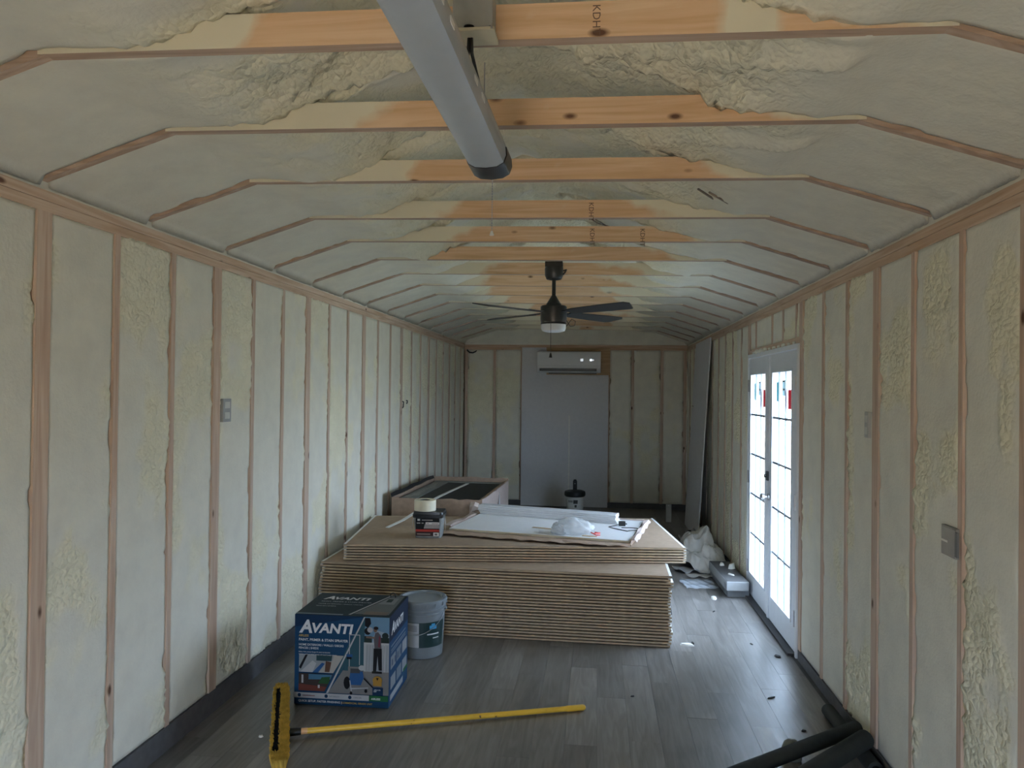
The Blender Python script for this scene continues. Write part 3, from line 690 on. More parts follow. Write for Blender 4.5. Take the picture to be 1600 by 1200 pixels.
    text_polys([('AIRLESS', .028, .372, .016, 0, .02), ('COMMERCIAL GRADE UNIT', .27, .022, .0135, 0, .01)], 'yellow_lettering', TY, t, F, lift=.013)
    text_polys([('EASY SETUP', .05, .054, .009), ('FAST RESULTS', .20, .054, .009), ('LONG LIFE', .335, .054, .009)], 'small_lettering', TN, t, F, lift=.013)
    # right side
    S = ((w, 0, 0), (0, 1, 0), (0, 0, 1))
    sh2 = [((.010, .03, .08), rect(0, .72, 1, 1))]
    for i, (v0, v1) in enumerate(((.645, .66), (.60, .615), (.575, .588))): sh2.append(((.30, .36, .44), rect(.10, v0, .86, v1)))
    for r in (0, 1):
        for c in range(3): sh2.append((((.42, .45, .48), (.30, .36, .42), (.50, .52, .55))[c], rect(.08 + c * .30, .40 - r * .22, .33 + c * .30, .54 - r * .22)))
    sh2 += [((.55, .58, .62), rect(.06, .06, .72, .13)), ((.03, .20, .07), rect(.74, .16, .96, .20))]
    for i in range(4): sh2.append(((.14, .18, .26), rect(.12 + i * .14, .43, .19 + i * .14, .50)))
    decal(sh2, 'side_print', t, S, (d, h), dim=.48)
    text_polys([('A', .035, .385, .088, .18, .035), ('VANTI', .090, .387, .064, .18, .035, 1.05)], 'side_logo_lettering', TW, t, S, lift=.004)
    # top
    T = ((0, 0, h), (1, 0, 0), (0, 1, 0))
    sh3 = [((.016, .04, .055), rect(0, .02, 1, .98)), (wht, [(.55, .06), (.575, .06), (.83, .98), (.81, .98)]), ((.22, .24, .24), [(.60, .10), (.97, .10), (.97, .96), (.84, .96)]), ((.38, .40, .40), [(.75, .55), (.93, .55), (.93, .85), (.82, .85)]),
           ((.02, .05, .04), rect(.82, .65, .88, .80)), ((.30, .24, .20), rect(.70, .08, .95, .22)), ((.35, .42, .48), rect(0, .02, .5, .06))]
    decal(sh3, 'top_print', t, T, (w, d), dim=.5)
    text_polys([('A', .06, .285, .085, .18, .035), ('VANTI', .112, .287, .063, .18, .035, 1.15)], 'top_logo_lettering', TW, t, T, lift=.003)
    text_polys([('PAINT, PRIMER & STAIN SPRAYER', .06, .235, .02), ('HOME EXTERIORS / WALLS / DECKS', .06, .19, .016), ('FENCES | SHEDS', .06, .15, .016)], 'top_lettering', flat((.45, .50, .52), .5), t, T, lift=.003)
    MB().tube([(.43, .37, h + .002), (.43, .37, h + .02), (.445, .37, h + .028), (.46, .37, h + .02), (.46, .37, h + .002)], .003, 6).build('carry_loop', BLACKP, t, True)
carton()

# ================================================================== FIVE-GALLON PAIL
def pail():
    t = thing('paint_pail', 'grey plastic five-gallon paint pail with dark label beside the blue carton', 'bucket', (-1.115, 4.66, 0))
    G = flat((.20, .225, .24), .45, name='grey_pail', var=.03)
    MB().lathe([(.0, 0), (.127, 0), (.132, .004), (.146, .275), (.150, .278), (.150, .285), (.147, .288), (.149, .300), (.153, .303), (.153, .312), (.149, .315), (.151, .335), (.151, .350)], 40).build('body', G, t, True, angle=.5)
    MB().lathe([(0, .352), (.128, .352), (.132, .356), (.134, .366), (.150, .366), (.157, .362), (.159, .345), (.156, .330), (.152, .330)], 40).build('lid', G, t, True, angle=.5)
    tab = MB().tube([(.1585, 0, .332), (.1605, 0, .352)], .004, 6).mesh('lid_tab', G)
    for k in range(16): inst(tab, 'lid_tab', t, rot=(0, 0, 2 * PI * k / 16))
    # wrap label: dark green with a blue house emblem, pale text strip at its left
    def arc(a0, a1, z0, z1, m, name, off=.0012, n=18):
        P = []
        for z in (z0, z1):
            r = .132 + .014 * z / .275 + off; P.append([(r * math.cos(a0 + (a1 - a0) * j / n), r * math.sin(a0 + (a1 - a0) * j / n), z) for j in range(n + 1)])
        return MB().grid(P).build(name, m, t, True)
    d = math.radians
    arc(d(235), d(350), .075, .235, flat((.012, .040, .040), .4, name='label_dark_green'), 'label')
    arc(d(235), d(275), .076, .232, flat((.50, .50, .50), .5, name='label_pale'), 'label_strip', .0018)
    for k in range(5): arc(d(240), d(270), .212 - k * .008, .215 - k * .008, flat((.10, .10, .10), .5), 'text_line', .0024)
    arc(d(302), d(322), .19, .215, flat((.05, .30, .55), .4), 'label_emblem', .0022); arc(d(307), d(317), .215, .226, flat((.05, .30, .55), .4), 'label_emblem', .0022)
    arc(d(296), d(330), .155, .163, flat((.75, .75, .76), .4), 'label_band', .0022); arc(d(312), d(330), .13, .136, flat((.6, .62, .6), .4), 'label_text_line', .0022)
    MB().tube([(.152 * math.cos(d(x)), .152 * math.sin(d(x)) - .01 * math.sin((x - 160) / 200 * PI), .30 - .14 * math.sin((x - 160) / 200 * PI)) for x in range(160, 361, 10)], .0022, 6).build('bail_handle', METAL, t, True)
    for x in (160, 360): MB().tube([(.147 * math.cos(d(x)), .147 * math.sin(d(x)), .30), (.160 * math.cos(d(x)), .160 * math.sin(d(x)), .30)], .012, 10).build('handle_ear', G, t)
pail()

# ================================================================== PUSH BROOM
def broom():
    A, B = Vector((-1.700, 3.835)), Vector((-1.345, 3.015)); c = (A + B) / 2; dv = (B - A); ang = math.atan2(dv.y, dv.x); Lh = dv.length
    t = thing('push_broom', 'yellow push broom lying bristles up on the grey floor', 'broom', (c.x, c.y, 0), ang)
    # local x runs along the head, local +y towards the handle
    h2 = Lh / 2
    out = [(-h2, -.018), (-h2 + .03, -.028), (h2 - .03, -.028), (h2, -.018), (h2, .018), (h2 - .03, .028), (-h2 + .03, .028), (-h2, .018)]
    MB().prism(out, .0, .034).build('block', YEL, t, bevel=.006)
    r = random.Random(3)
    yb, kb = MB(), MB()
    def tuft(mb, x, y, lean, ln, w):
        dx, dy = r.uniform(-.012, .012), lean + r.uniform(-.008, .008)
        a = r.uniform(0, PI); ca, sa = math.cos(a) * w, math.sin(a) * w
        b0, b1 = Vector((x, y, .033)), Vector((x + dx, y + dy, .033 + ln))
        mb.add([b0 + Vector((ca, sa, 0)), b0 - Vector((ca, sa, 0)), b1 - Vector((ca, sa, 0)) * .8, b1 + Vector((ca, sa, 0)) * .8, b0 + Vector((-sa, ca, 0)), b0 - Vector((-sa, ca, 0)), b1 - Vector((-sa, ca, 0)) * .8, b1 + Vector((-sa, ca, 0)) * .8], [(0, 1, 2, 3), (4, 5, 6, 7)])
    for i in range(5200):
        x = r.uniform(-h2 + .01, h2 - .01); y = r.uniform(-.025, .025); e = max(0, (abs(x) - h2 + .06) / .06)
        flare = y * (.55 - .4 * e)
        black = -.021 < y < .000 and -h2 + .06 < x < h2 - .11
        tuft(kb if black else yb, x, y * (1 - .3 * e), flare, (.058 if black else .066) * r.uniform(.92, 1.04), .0022)
    tag(yb.build('bristles', YBR, t), kind='stuff', label='yellow outer bristles'); tag(kb.build('centre_bristles', BLACK, t), kind='stuff', label='black bristles down the middle')
    # handle: world end points into local space
    M = Matrix.Translation((c.x, c.y, 0)) @ Matrix.Rotation(ang, 4, 'Z'); Mi = M.inverted()
    H0, H1 = Mi @ Vector((-1.470, 3.425, .030)), Mi @ Vector((-.051, 3.944, .016))
    dirn = (H1 - H0).normalized()
    MB().tube([H0 - dirn * .065, H0 + dirn * .05], .021, 16, taper=[.022, .0175]).build('socket', BLACKP, t, True, angle=.6)
    hm, nt, b = new_mat('chipped_yellow_paint')
    tc = N(nt, 'ShaderNodeTexCoord'); no = N(nt, 'ShaderNodeTexNoise', Scale=26.0, Detail=4.0); L(nt, tc.outputs['Object'], no.inputs['Vector'])
    cr_ = ramp(nt, no.outputs[0], [(.27, (.12, .06, .03)), (.31, (.66, .39, .035)), (.8, (.74, .46, .05))]); L(nt, cr_.outputs[0], b.inputs['Base Color']); b.inputs['Roughness'].default_value = .4
    MB().tube([H0 + dirn * .045, H0 + dirn * .08], .0145, 14).build('ferrule', flat((.75, .42, .20), .5), t, True, angle=.6)
    MB().tube([H0 + dirn * .08, H1], .0135, 14).build('handle', hm, t, True, angle=.6)
    MB().tube([H1 - dirn * .10, H1 - dirn * .006, H1 + dirn * .004], .0155, 14, taper=[.0155, .0155, .011]).build('end_grip', hm, t, True, angle=.6)
    MB().tube([H1 + dirn * .004, H1 + dirn * .007], .007, 10).build('end_cap', flat((.7, .68, .62), .5), t)
broom()

# ================================================================== THINGS ON THE STACK
def tub():
    t = thing('screw_tub', 'clear square tub with black lid and black and red label on the drywall', 'tub', (-1.268, 5.50, ZU), math.radians(4))
    CL = flat((.22, .23, .22), .25, name='clear_plastic_over_screws', var=.15)
    def rr(hx, hy, r=.025, n=4):
        o = []
        for sx, sy, a0 in ((1, 1, 0), (-1, 1, 90), (-1, -1, 180), (1, -1, 270)):
            o += [(sx * (hx - r) + r * math.cos(math.radians(a0 + 90 * i / n)), sy * (hy - r) + r * math.sin(math.radians(a0 + 90 * i / n))) for i in range(n + 1)]
        return o
    def loft(levels, name, m):
        mb = MB(); n = len(levels[0][1]); vs = []; fs = []
        for z, ring in levels: vs += [(x, y, z) for x, y in ring]
        for i in range(len(levels) - 1):
            fs += [(i * n + j, i * n + (j + 1) % n, (i + 1) * n + (j + 1) % n, (i + 1) * n + j) for j in range(n)]
        fs += [tuple(range(n))[::-1], tuple(range((len(levels) - 1) * n, len(levels) * n))]
        return mb.add(vs, fs).build(name, m, t, True, angle=.6)
    loft([(.0005, rr(.098, .085)), (.165, rr(.112, .098))], 'body', CL)
    loft([(.155, rr(.117, .102)), (.178, rr(.119, .104)), (.180, rr(.115, .100)), (.198, rr(.113, .098))], 'lid', BLACKP)
    fr_ = Vector((-.09, -.0985, .02)); F = (fr_, (1, 0, 0), (0, -.078, 1)); V = Vector((0, -.078, 1)).normalized()
    bk, rd, wt, gy = (.012, .012, .014), (.42, .05, .04), (.70, .68, .66), (.34, .31, .31)
    decal([(bk, rect(0, 0, 1, 1)), (rd, rect(0, .24, 1, .37)), ((.05, .03, .03), rect(0, 0, 1, .22)), (gy, [(.34, .42), (1, .42), (1, .78), (.42, .78)]), (wt, rect(.44, .66, 1, .78)), ((.1, .1, .1), rect(.68, .69, .95, .72)), ((.1, .1, .1), ell(.52, .715, .03, .02)), (wt, rect(.08, .86, .19, .96)), ((.45, .42, .4), rect(.26, .88, .72, .92)), ((.5, .48, .46), rect(.05, .70, .20, .75)), ((.4, .38, .36), rect(.25, .70, .34, .75)), (wt, rect(.75, .0, .98, .20)), ((.15, .15, .15), rect(.80, .04, .92, .15)), ((.35, .3, .28), rect(.06, .08, .62, .13))],
          'label', t, (fr_, Vector((1, 0, 0)), V), (.18, .135), lift=.0025)
    MB().tube([(-.119, .0, .16), (-.126, -.03, .12), (-.128, -.04, .06)], .0018, 6).build('bail_wire', METAL, t, True)
    MB().tube([(.119, .0, .16), (.126, -.03, .12), (.128, -.04, .05)], .0018, 6).build('bail_wire', METAL, t, True)
    p = thing('tape_roll', 'roll of cream drywall tape lying on the black lid of the tub', 'tape', (-1.300, 5.478, ZU + .199))
    TP = flat((.66, .62, .48), .8, name='joint_tape', var=.04)
    MB().lathe([(.040, .001), (.080, .001), (.083, .004), (.083, .078), (.080, .082), (.040, .082), (.040, .001)], 40).build('tape', TP, p, True, angle=.5)
    MB().lathe([(.035, .0), (.0395, .0), (.0395, .081), (.035, .081), (.035, 0)], 32).build('core', flat((.10, .09, .08), .8), p, True, angle=.5)
tub()

# white panel in its torn carton
def white_panel():
    fl_, fr_ = Vector((-1.150, 5.660, 0)), Vector((.245, 5.405, 0)); ang = math.atan2(fr_.y - fl_.y, fr_.x - fl_.x)
    t = thing('panel_carton', 'torn open flat cardboard carton on the drywall stack under the white panel', 'carton', (fl_.x, fl_.y, ZU), ang)
    w, d = 1.425, .86
    MB().box((-.01, -.015, .0005), (w + .01, d + .01, .0155)).build('base_sheet', CARD, t)
    n = 40; P = [[], [], []]
    rr_ = random.Random(5)
    for j in range(n + 1):
        x = -.02 + (w + .03) * j / n; k = j / n
        dip = .006 * math.sin(j * .9) + rr_.uniform(-.004, .004)
        P[0].append((x, -.012, .016)); P[1].append((x, -.055 - .02 * k + dip * .5, .020 + .006 * math.sin(j * .5))); P[2].append((x, -.105 - .06 * (1 - abs(k - .35)) * .7 + dip * 1.5, .010 + .009 * abs(math.sin(j * .7))))
    MB().grid(P).build('front_flap', CARD, t, solid=.004)
    P = [[(w + .004, y, .006) for y in np.linspace(-.02, d, 14)], [(w + .012, y, .05 + .006 * math.sin(i * 1.3)) for i, y in enumerate(np.linspace(-.03, d, 14))], [(w + .035, y, .055 + .008 * math.sin(i * .9)) for i, y in enumerate(np.linspace(-.04, d, 14))], [(w + .055, y, .035 + .010 * math.sin(i * 1.9)) for i, y in enumerate(np.linspace(-.04, d, 14))]]
    MB().grid(P).build('end_flap', CARDG, t, solid=.004)
    P = [[(x, d + .004, .004) for x in np.linspace(0, w, 16)], [(x, d + .02, .045 + .005 * math.sin(i * 1.7)) for i, x in enumerate(np.linspace(0, w, 16))]]
    MB().grid(P).build('back_flap', CARDG, t, solid=.004)
    P = [[(-.005, y, .004) for y in np.linspace(.1, d, 12)], [(-.03, y, .036 + .006 * math.sin(i * 1.1)) for i, y in enumerate(np.linspace(.1, d, 12))], [(-.075, y, .036 + .008 * math.sin(i * .8)) for i, y in enumerate(np.linspace(.1, d, 12))]]
    MB().grid(P).build('left_flap', flat((.42, .33, .29), .85, var=.08), t, solid=.004)
    p = thing('white_panel', 'large glossy white shelf panel lying in the torn carton', 'panel', (fl_.x, fl_.y, ZU + .016), ang)
    MB().box((.002, .0, .0), (w - .004, d - .004, .019)).build('board', [flat((.86, .87, .88), .35, name='white_laminate', var=.02)], p, bevel=.0015)
    MB().box((.002, -.0016, .001), (w - .004, -.0002, .018)).build('edge_band', flat((.62, .54, .40), .6), p)
white_panel()
ZP = ZU + .016 + .019

FLt, FRt = Vector((-1.03, 6.375, 0)), Vector((.170, 6.065, 0)); at_ = math.atan2(FRt.y - FLt.y, FRt.x - FLt.x)
tb = MB().box((0, 0, 0), (1.24, .115, .0150)).mesh('trim_board', [flat((.70, .71, .73), .4, name='primed_white', var=.03)])
for k in range(5):
    o = bpy.data.objects.new('trim_board', tb); COL.objects.link(o); o.location = (FLt.x + rnd.uniform(-.012, .012), FLt.y + rnd.uniform(-.004, .004), ZP + .0005 + k * .0152); o.rotation_euler = (0, 0, at_ + rnd.uniform(-.004, .004))
    md = o.modifiers.new('edge', 'BEVEL'); md.width = .0042; md.segments = 1
    tag(o, ('lowest white trim board on the white panel', 'second white trim board up from the white panel', 'middle white trim board of the five-board pile', 'fourth white trim board up from the white panel', 'topmost white trim board of the pile on the panel')[k], 'board', 'white trim boards on the panel')

def blob(name, m, parent, c, r, seed, n=28, amp=.25, flatb=True):
    mb = MB(); P = []
    for i in range(n + 1):
        th = PI * i / n; row = []
        for j in range(2 * n + 1):
            ph = 2 * PI * (j % (2 * n)) / (2 * n); row.append((math.sin(th) * math.cos(ph), math.sin(th) * math.sin(ph), math.cos(th)))
        P.append(row)
    A = np.array(P); k = fbm(A[..., 0] * 2 + seed, A[..., 1] * 2, A[..., 2] * 2, 4, 50); rid = np.abs(fbm(A[..., 0] * 3.5 + seed, A[..., 1] * 3.5, A[..., 2] * 3.5, 3, 60) - .5)
    s = 1 + amp * (k - .5) * 2 - amp * 1.2 * np.clip(.12 - rid, 0, 1) * 3
    Q = A * s[..., None] * np.array(r) + np.array(c)
    if flatb: Q[..., 2] = np.maximum(Q[..., 2], c[2] - r[2] * .55)
    mb.grid(Q.tolist()); o = mb.build(name, m, parent, True); 
    bm = bmesh.new(); bm.from_mesh(o.data); bmesh.ops.remove_doubles(bm, verts=bm.verts, dist=1e-5); bmesh.ops.recalc_face_normals(bm, faces=bm.faces); bm.to_mesh(o.data); bm.free(); return o
bm_, bnt, bb = new_mat('frosted_bag_film')
tr_ = N(bnt, 'ShaderNodeBsdfTranslucent'); tr_.inputs[0].default_value = (.8, .82, .83, 1); tp_ = N(bnt, 'ShaderNodeBsdfTransparent'); m1 = N(bnt, 'ShaderNodeMixShader'); m2 = N(bnt, 'ShaderNodeMixShader'); m1.inputs[0].default_value = .4; m2.inputs[0].default_value = .34
bb.inputs['Base Color'].default_value = (.80, .81, .81, 1); bb.inputs['Roughness'].default_value = .3
L(bnt, bb.outputs[0], m1.inputs[1]); L(bnt, tr_.outputs[0], m1.inputs[2]); L(bnt, m1.outputs[0], m2.inputs[1]); L(bnt, tp_.outputs[0], m2.inputs[2]); L(bnt, m2.outputs[0], bnt.nodes['Material Output'].inputs[0])
t = thing('plastic_bag', 'crumpled clear plastic bag with a red tie on the white panel', 'bag', (-.165, 5.62, ZP))
blob('bag', bm_, t, (0, 0, .045), (.155, .10, .075), 3.3); blob('bag_fold', bm_, t, (-.11, -.03, .033), (.07, .08, .055), 8.1)
MB().tube([(.10, -.045, .03), (.15, -.05, .012), (.19, -.03, .010), (.16, -.01, .014), (.20, .01, .006)], .005, 6).tube([(.13, -.05, .02), (.17, -.08, .006), (.20, -.07, .006)], .004, 6).build('red_tie', flat((.60, .07, .06), .5), t, True)
def stick(label, x, y, ang, ln, w=.028):
    o = MB().box((0, -w / 2, 0), (ln, w / 2, .004)).box((ln - .01, -w / 2 + .004, 0), (ln + .012, w / 2 - .004, .004)).build('stir_stick', flat((.50, .36, .22), .7), bevel=.001); o.location = (x, y, ZP + .0005); o.rotation_euler = (0, 0, ang); tag(o, label, 'stick')
stick('wooden paint stick lying left of the plastic bag', -.50, 5.80, -.30, .22); stick('short wooden stick in front of the plastic bag', -.10, 5.525, -.2, .10, .022)
t = thing('power_adapter', 'small black plug adapter with looped cable on the white panel', 'adapter', (.205, 6.0, ZP))
MB().box((-.02, -.02, .0005), (.035, .025, .035)).box((.035, -.006, .012), (.048, -.003, .020)).box((.035, .006, .012), (.048, .009, .020)).build('plug', BLACKP, t, bevel=.003)
MB().tube([(-.02, 0, .01), (-.06, -.03, .003), (-.10, -.08, .003), (-.06, -.14, .003), (.0, -.20, .003), (.04, -.24, .003), (.07, -.21, .003), (.11, -.19, .003), (.14, -.22, .003), (.16, -.17, .003), (.12, -.10, .003), (.06, -.09, .003), (.0, -.10, .003)], .0035, 6).build('cable', BLACKP, t, True)

# ================================================================== CARDBOARD BOX BEHIND THE STACK
def big_box():
    x0, y0, w, d, h = -1.90, 6.66, .86, 1.55, .70
    t = thing('cardboard_box', 'big open brown cardboard box by the left wall behind the drywall', 'box', (x0, y0, 0), math.radians(-2))
    # bowed walls
    def wall(a, b, z, m, name, bow=0, top=None):
        P = []
        for i in range(5):
            zz = z * i / 4; row = []
            for j in range(13):
                k = j / 12; p = Vector(a).lerp(Vector(b), k); n = (Vector(b) - Vector(a)).orthogonal().normalized() if False else Vector(((b[1] - a[1]), -(b[0] - a[0]), 0)).normalized()
                off = bow * math.sin(PI * k) * (i / 4); dz = (rnd.uniform(-.006, .006) if i == 4 else 0)
                row.append((p.x + n.x * off, p.y + n.y * off, zz + dz + .001))
            P.append(row)
        return MB().grid(P).build(name, m, t, solid=.006)
    wall((0, 0, 0), (w, 0, 0), h, CARD, 'front_side', .008); wall((w, 0, 0), (w, d, 0), h, CARDG, 'right_side', .012); wall((w, d, 0), (0, d, 0), h + .02, CARD, 'back_side'); wall((0, d, 0), (0, 0, 0), h, CARD, 'left_side', .0)
    MB().box((.004, .004, .0), (w - .004, d - .004, .006)).build('bottom', CARD, t)
    # folded-back flaps, right-hand one torn
    P = [[(-.002, y, h) for y in np.linspace(0, d, 10)], [(-.012, y, h + .035 + .006 * math.sin(i * 1.9)) for i, y in enumerate(np.linspace(0, d, 10))]]
    MB().grid(P).build('left_flap', BLACK, t, solid=.005)
    P = [[(w - .004, y, h - .002) for y in np.linspace(.12, d, 12)], [(w - .045, y, h - .018 + .006 * math.sin(i * 2.3)) for i, y in enumerate(np.linspace(.1, d - .02, 12))]]
    MB().grid(P).build('right_flap', CARD, t, solid=.005)
    MB().grid([[(w + .012, d * .45, .40), (w + .03, d * .50, .55)], [(w + .014, d * .62, .40), (w + .016, d * .56, .66)]]).build('torn_tape', flat((.7, .7, .7), .3), t, solid=.002)
    P = [[(w * .86, -.004, h - .14), (w * .90, -.012, h - .10), (w * .97, -.006, h - .13)], [(w * .87, -.022, h - .06), (w * .92, -.035, h - .045), (w * .98, -.014, h - .07)], [(w * .88, -.005, h - .02), (w * .93, -.014, h - .015), (w * .97, -.004, h - .03)]]
    MB().grid(P).build('crumpled_tape', flat((.62, .50, .42), .3), t, solid=.002)
    p = thing('framed_screen', 'black framed screen packed inside the big cardboard box', 'screen', (x0, y0, 0), math.radians(-2))
    MB().box((.19, .02, .645), (w - .07, d - .10, .665)).build('dark_face', flat((.008, .012, .013), .6, name='black_felt'), p)
    MB().box((.03, .02, .62), (.19, d - .06, .672)).build('grey_rail', flat((.16, .17, .16), .5), p)
    MB().box((.03, d - .10, .62), (w - .06, d - .03, .675)).build('grey_rail', flat((.20, .20, .18), .5), p)
    MB().box((w - .07, .05, .62), (w - .03, d - .10, .670)).build('side_rail', flat((.25, .20, .17), .6), p)
    MB().box((.05, .06, .10), (w - .06, d - .08, .62)).build('packing_core', CARD, p)
    # hand-brushed white scrawl on the grey rail
    r = random.Random(2); mb = MB()
    for k in range(22):
        y = .12 + k * .055; a = r.uniform(-.03, .03); mb.add([(.07 + a, y, .673), (.075 + a, y - .006, .673), (.135 + a, y + .03, .673), (.13 + a, y + .036, .673)], [(0, 1, 2, 3)])
    mb.build('white_scrawl', flat((.6, .6, .58), .6), p)
big_box()
def ribbon(pts, w, th, name, m, label, cat, updir=(0, 0, 1)):
    pts = [Vector(p) for p in pts]; vs, fs = [], []; n = len(pts)
    for i, p in enumerate(pts):
        tdir = (pts[min(i + 1, n - 1)] - pts[max(i - 1, 0)]).normalized(); s = tdir.cross(Vector(updir)).normalized() * w / 2; u = s.cross(tdir).normalized() * th
        vs += [p - s, p + s, p + s + u, p - s + u]
    for i in range(n - 1):
        for j in range(4): fs.append((i * 4 + j, i * 4 + (j + 1) % 4, i * 4 + 4 + (j + 1) % 4, i * 4 + 4 + j))
    fs += [(3, 2, 1, 0), (n * 4 - 4, n * 4 - 3, n * 4 - 2, n * 4 - 1)]
    o = MB().add(vs, fs).build(name, m); return tag(o, label, cat)
ribbon([(-1.678, 5.755, ZU + .002), (-1.60, 5.95, ZU + .03), (-1.53, 6.22, .66), (-1.487, 6.45, .700), (-1.455, 6.70, .712), (-1.42, 7.1, .712), (-1.36, 7.66, .714)], .034, .004, 'trim_strip', flat((.66, .66, .64), .5),
       'thin white trim strip laid from drywall stack over the open box', 'strip')

# ================================================================== CEILING THINGS
def shop_light():
    a, b = Vector((-.352, .80, 2.415)), Vector((-.303, 2.035, 2.330)); d = (b - a); Ln = d.length
    t = thing('shop_light', 'long grey wraparound shop light with black end caps hung under the joists', 'light', a)
    t.rotation_mode = 'QUATERNION'; t.rotation_quaternion = d.to_track_quat('Y', 'Z')
    lens = flat((.31, .355, .40), .28, name='frosted_grey_lens', var=.03)
    prof = [(-.053, .034), (-.055, .012), (-.048, -.008), (-.030, -.018), (0, -.021), (.030, -.018), (.048, -.008), (.055, .012), (.053, .034)]
    def extr(p, y0, y1, s=1.0):
        n = len(p); mb = MB(); mb.add([(x * s, y0, z * s) for x, z in p] + [(x * s, y1, z * s) for x, z in p], [(i, (i + 1) % n, n + (i + 1) % n, n + i) for i in range(n)] + [tuple(range(n))[::-1], tuple(range(n, 2 * n))]); return mb
    extr(prof, .02, Ln - .03).build('lens', lens, t, True, angle=.5)
    MB().box((-.050, .0, .033), (.050, Ln, .050)).build('housing', flat((.40, .41, .41), .5), t, bevel=.002)
    for y0, y1 in ((-.005, .085), (Ln - .085, Ln + .006)): extr(prof, y0, y1, 1.06).build('end_cap', BLACKP, t, True, angle=.5, bevel=.002)
    clip = MB().box((.0535, 0, .012), (.0565, .03, .024)).mesh('lens_clip', flat((.75, .75, .75), .4))
    for y in (.42, .50, .72, .80): inst(clip, 'lens_clip', t, (0, Ln - y, 0))
    ch = MB(); z = -.02
    q = t.rotation_quaternion.inverted() @ Vector((0, 0, -1))
    base = Vector((.002, Ln + .004, -.018))
    pts = [base + q * (.0075 * k) for k in range(21)]
    for p in pts: ch.tube([p - q * .002, p, p + q * .002], .002, 5, taper=[.001, .002, .001])
    ch.tube([pts[0], pts[-1]], .0007, 4)
    ch.build('pull_chain', METAL, t); 
    MB().tube([pts[-1], pts[-1] + q * .012], .006, 8, taper=[.003, .007]).build('pull_knob', flat((.7, .7, .68), .4), t)
    for yw, top in ((Ln - .12, 1), (.45, 1)):
        p0 = Vector((0, yw, .05)); MB().tube([p0, p0 - q * .20], .0015, 5).build('hanging_wire', METAL, t)
shop_light()
t = thing('junction_box', 'grey electrical box with cream lit underside on the nearest joist', 'electrical box', (-.312, 1.803, 0))
MB().box((-.050, -.055, 2.586), (.050, -.001, 2.715)).build('body', flat((.36, .37, .36), .5, name='grey_enamel'), t, bevel=.002)
MB().box((-.047, -.082, 2.577), (.058, -.0, 2.5855)).build('lit_underside', flat((.62, .57, .43), .6, name='lit_underside_cream'), t, bevel=.002)  # thin cream sheet paints in the light on the grey box's underside
MB().lathe([(0, 0), (.013, 0), (.013, .002), (0, .002)], 14, (-.008, -.0565, 2.597)).build('knockout', BLACK, t)
for q in ((.052, -.0825, 2.581), (.044, -.0565, 2.60)): MB().lathe([(0, -.002), (.003, -.002), (.003, .002), (0, .002)], 8, q).build('screw', METAL, t)
MB().tube([(-.004, -.043, 2.58), (-.003, -.041, 2.54), (-.002, .02, 2.52), (.002, .12, 2.482), (.008, .20, 2.450), (.006, .26, 2.43), (-.02, .28, 2.415)], .0045, 8).build('power_cord', BLACKP, t, True)
MB().tube([(-.010, -.043, 2.58), (-.012, -.040, 2.545), (-.018, -.023, 2.526), (-.032, -.023, 2.520), (-.05, -.02, 2.515)], .0045, 8).build('power_cord', BLACKP, t, True)

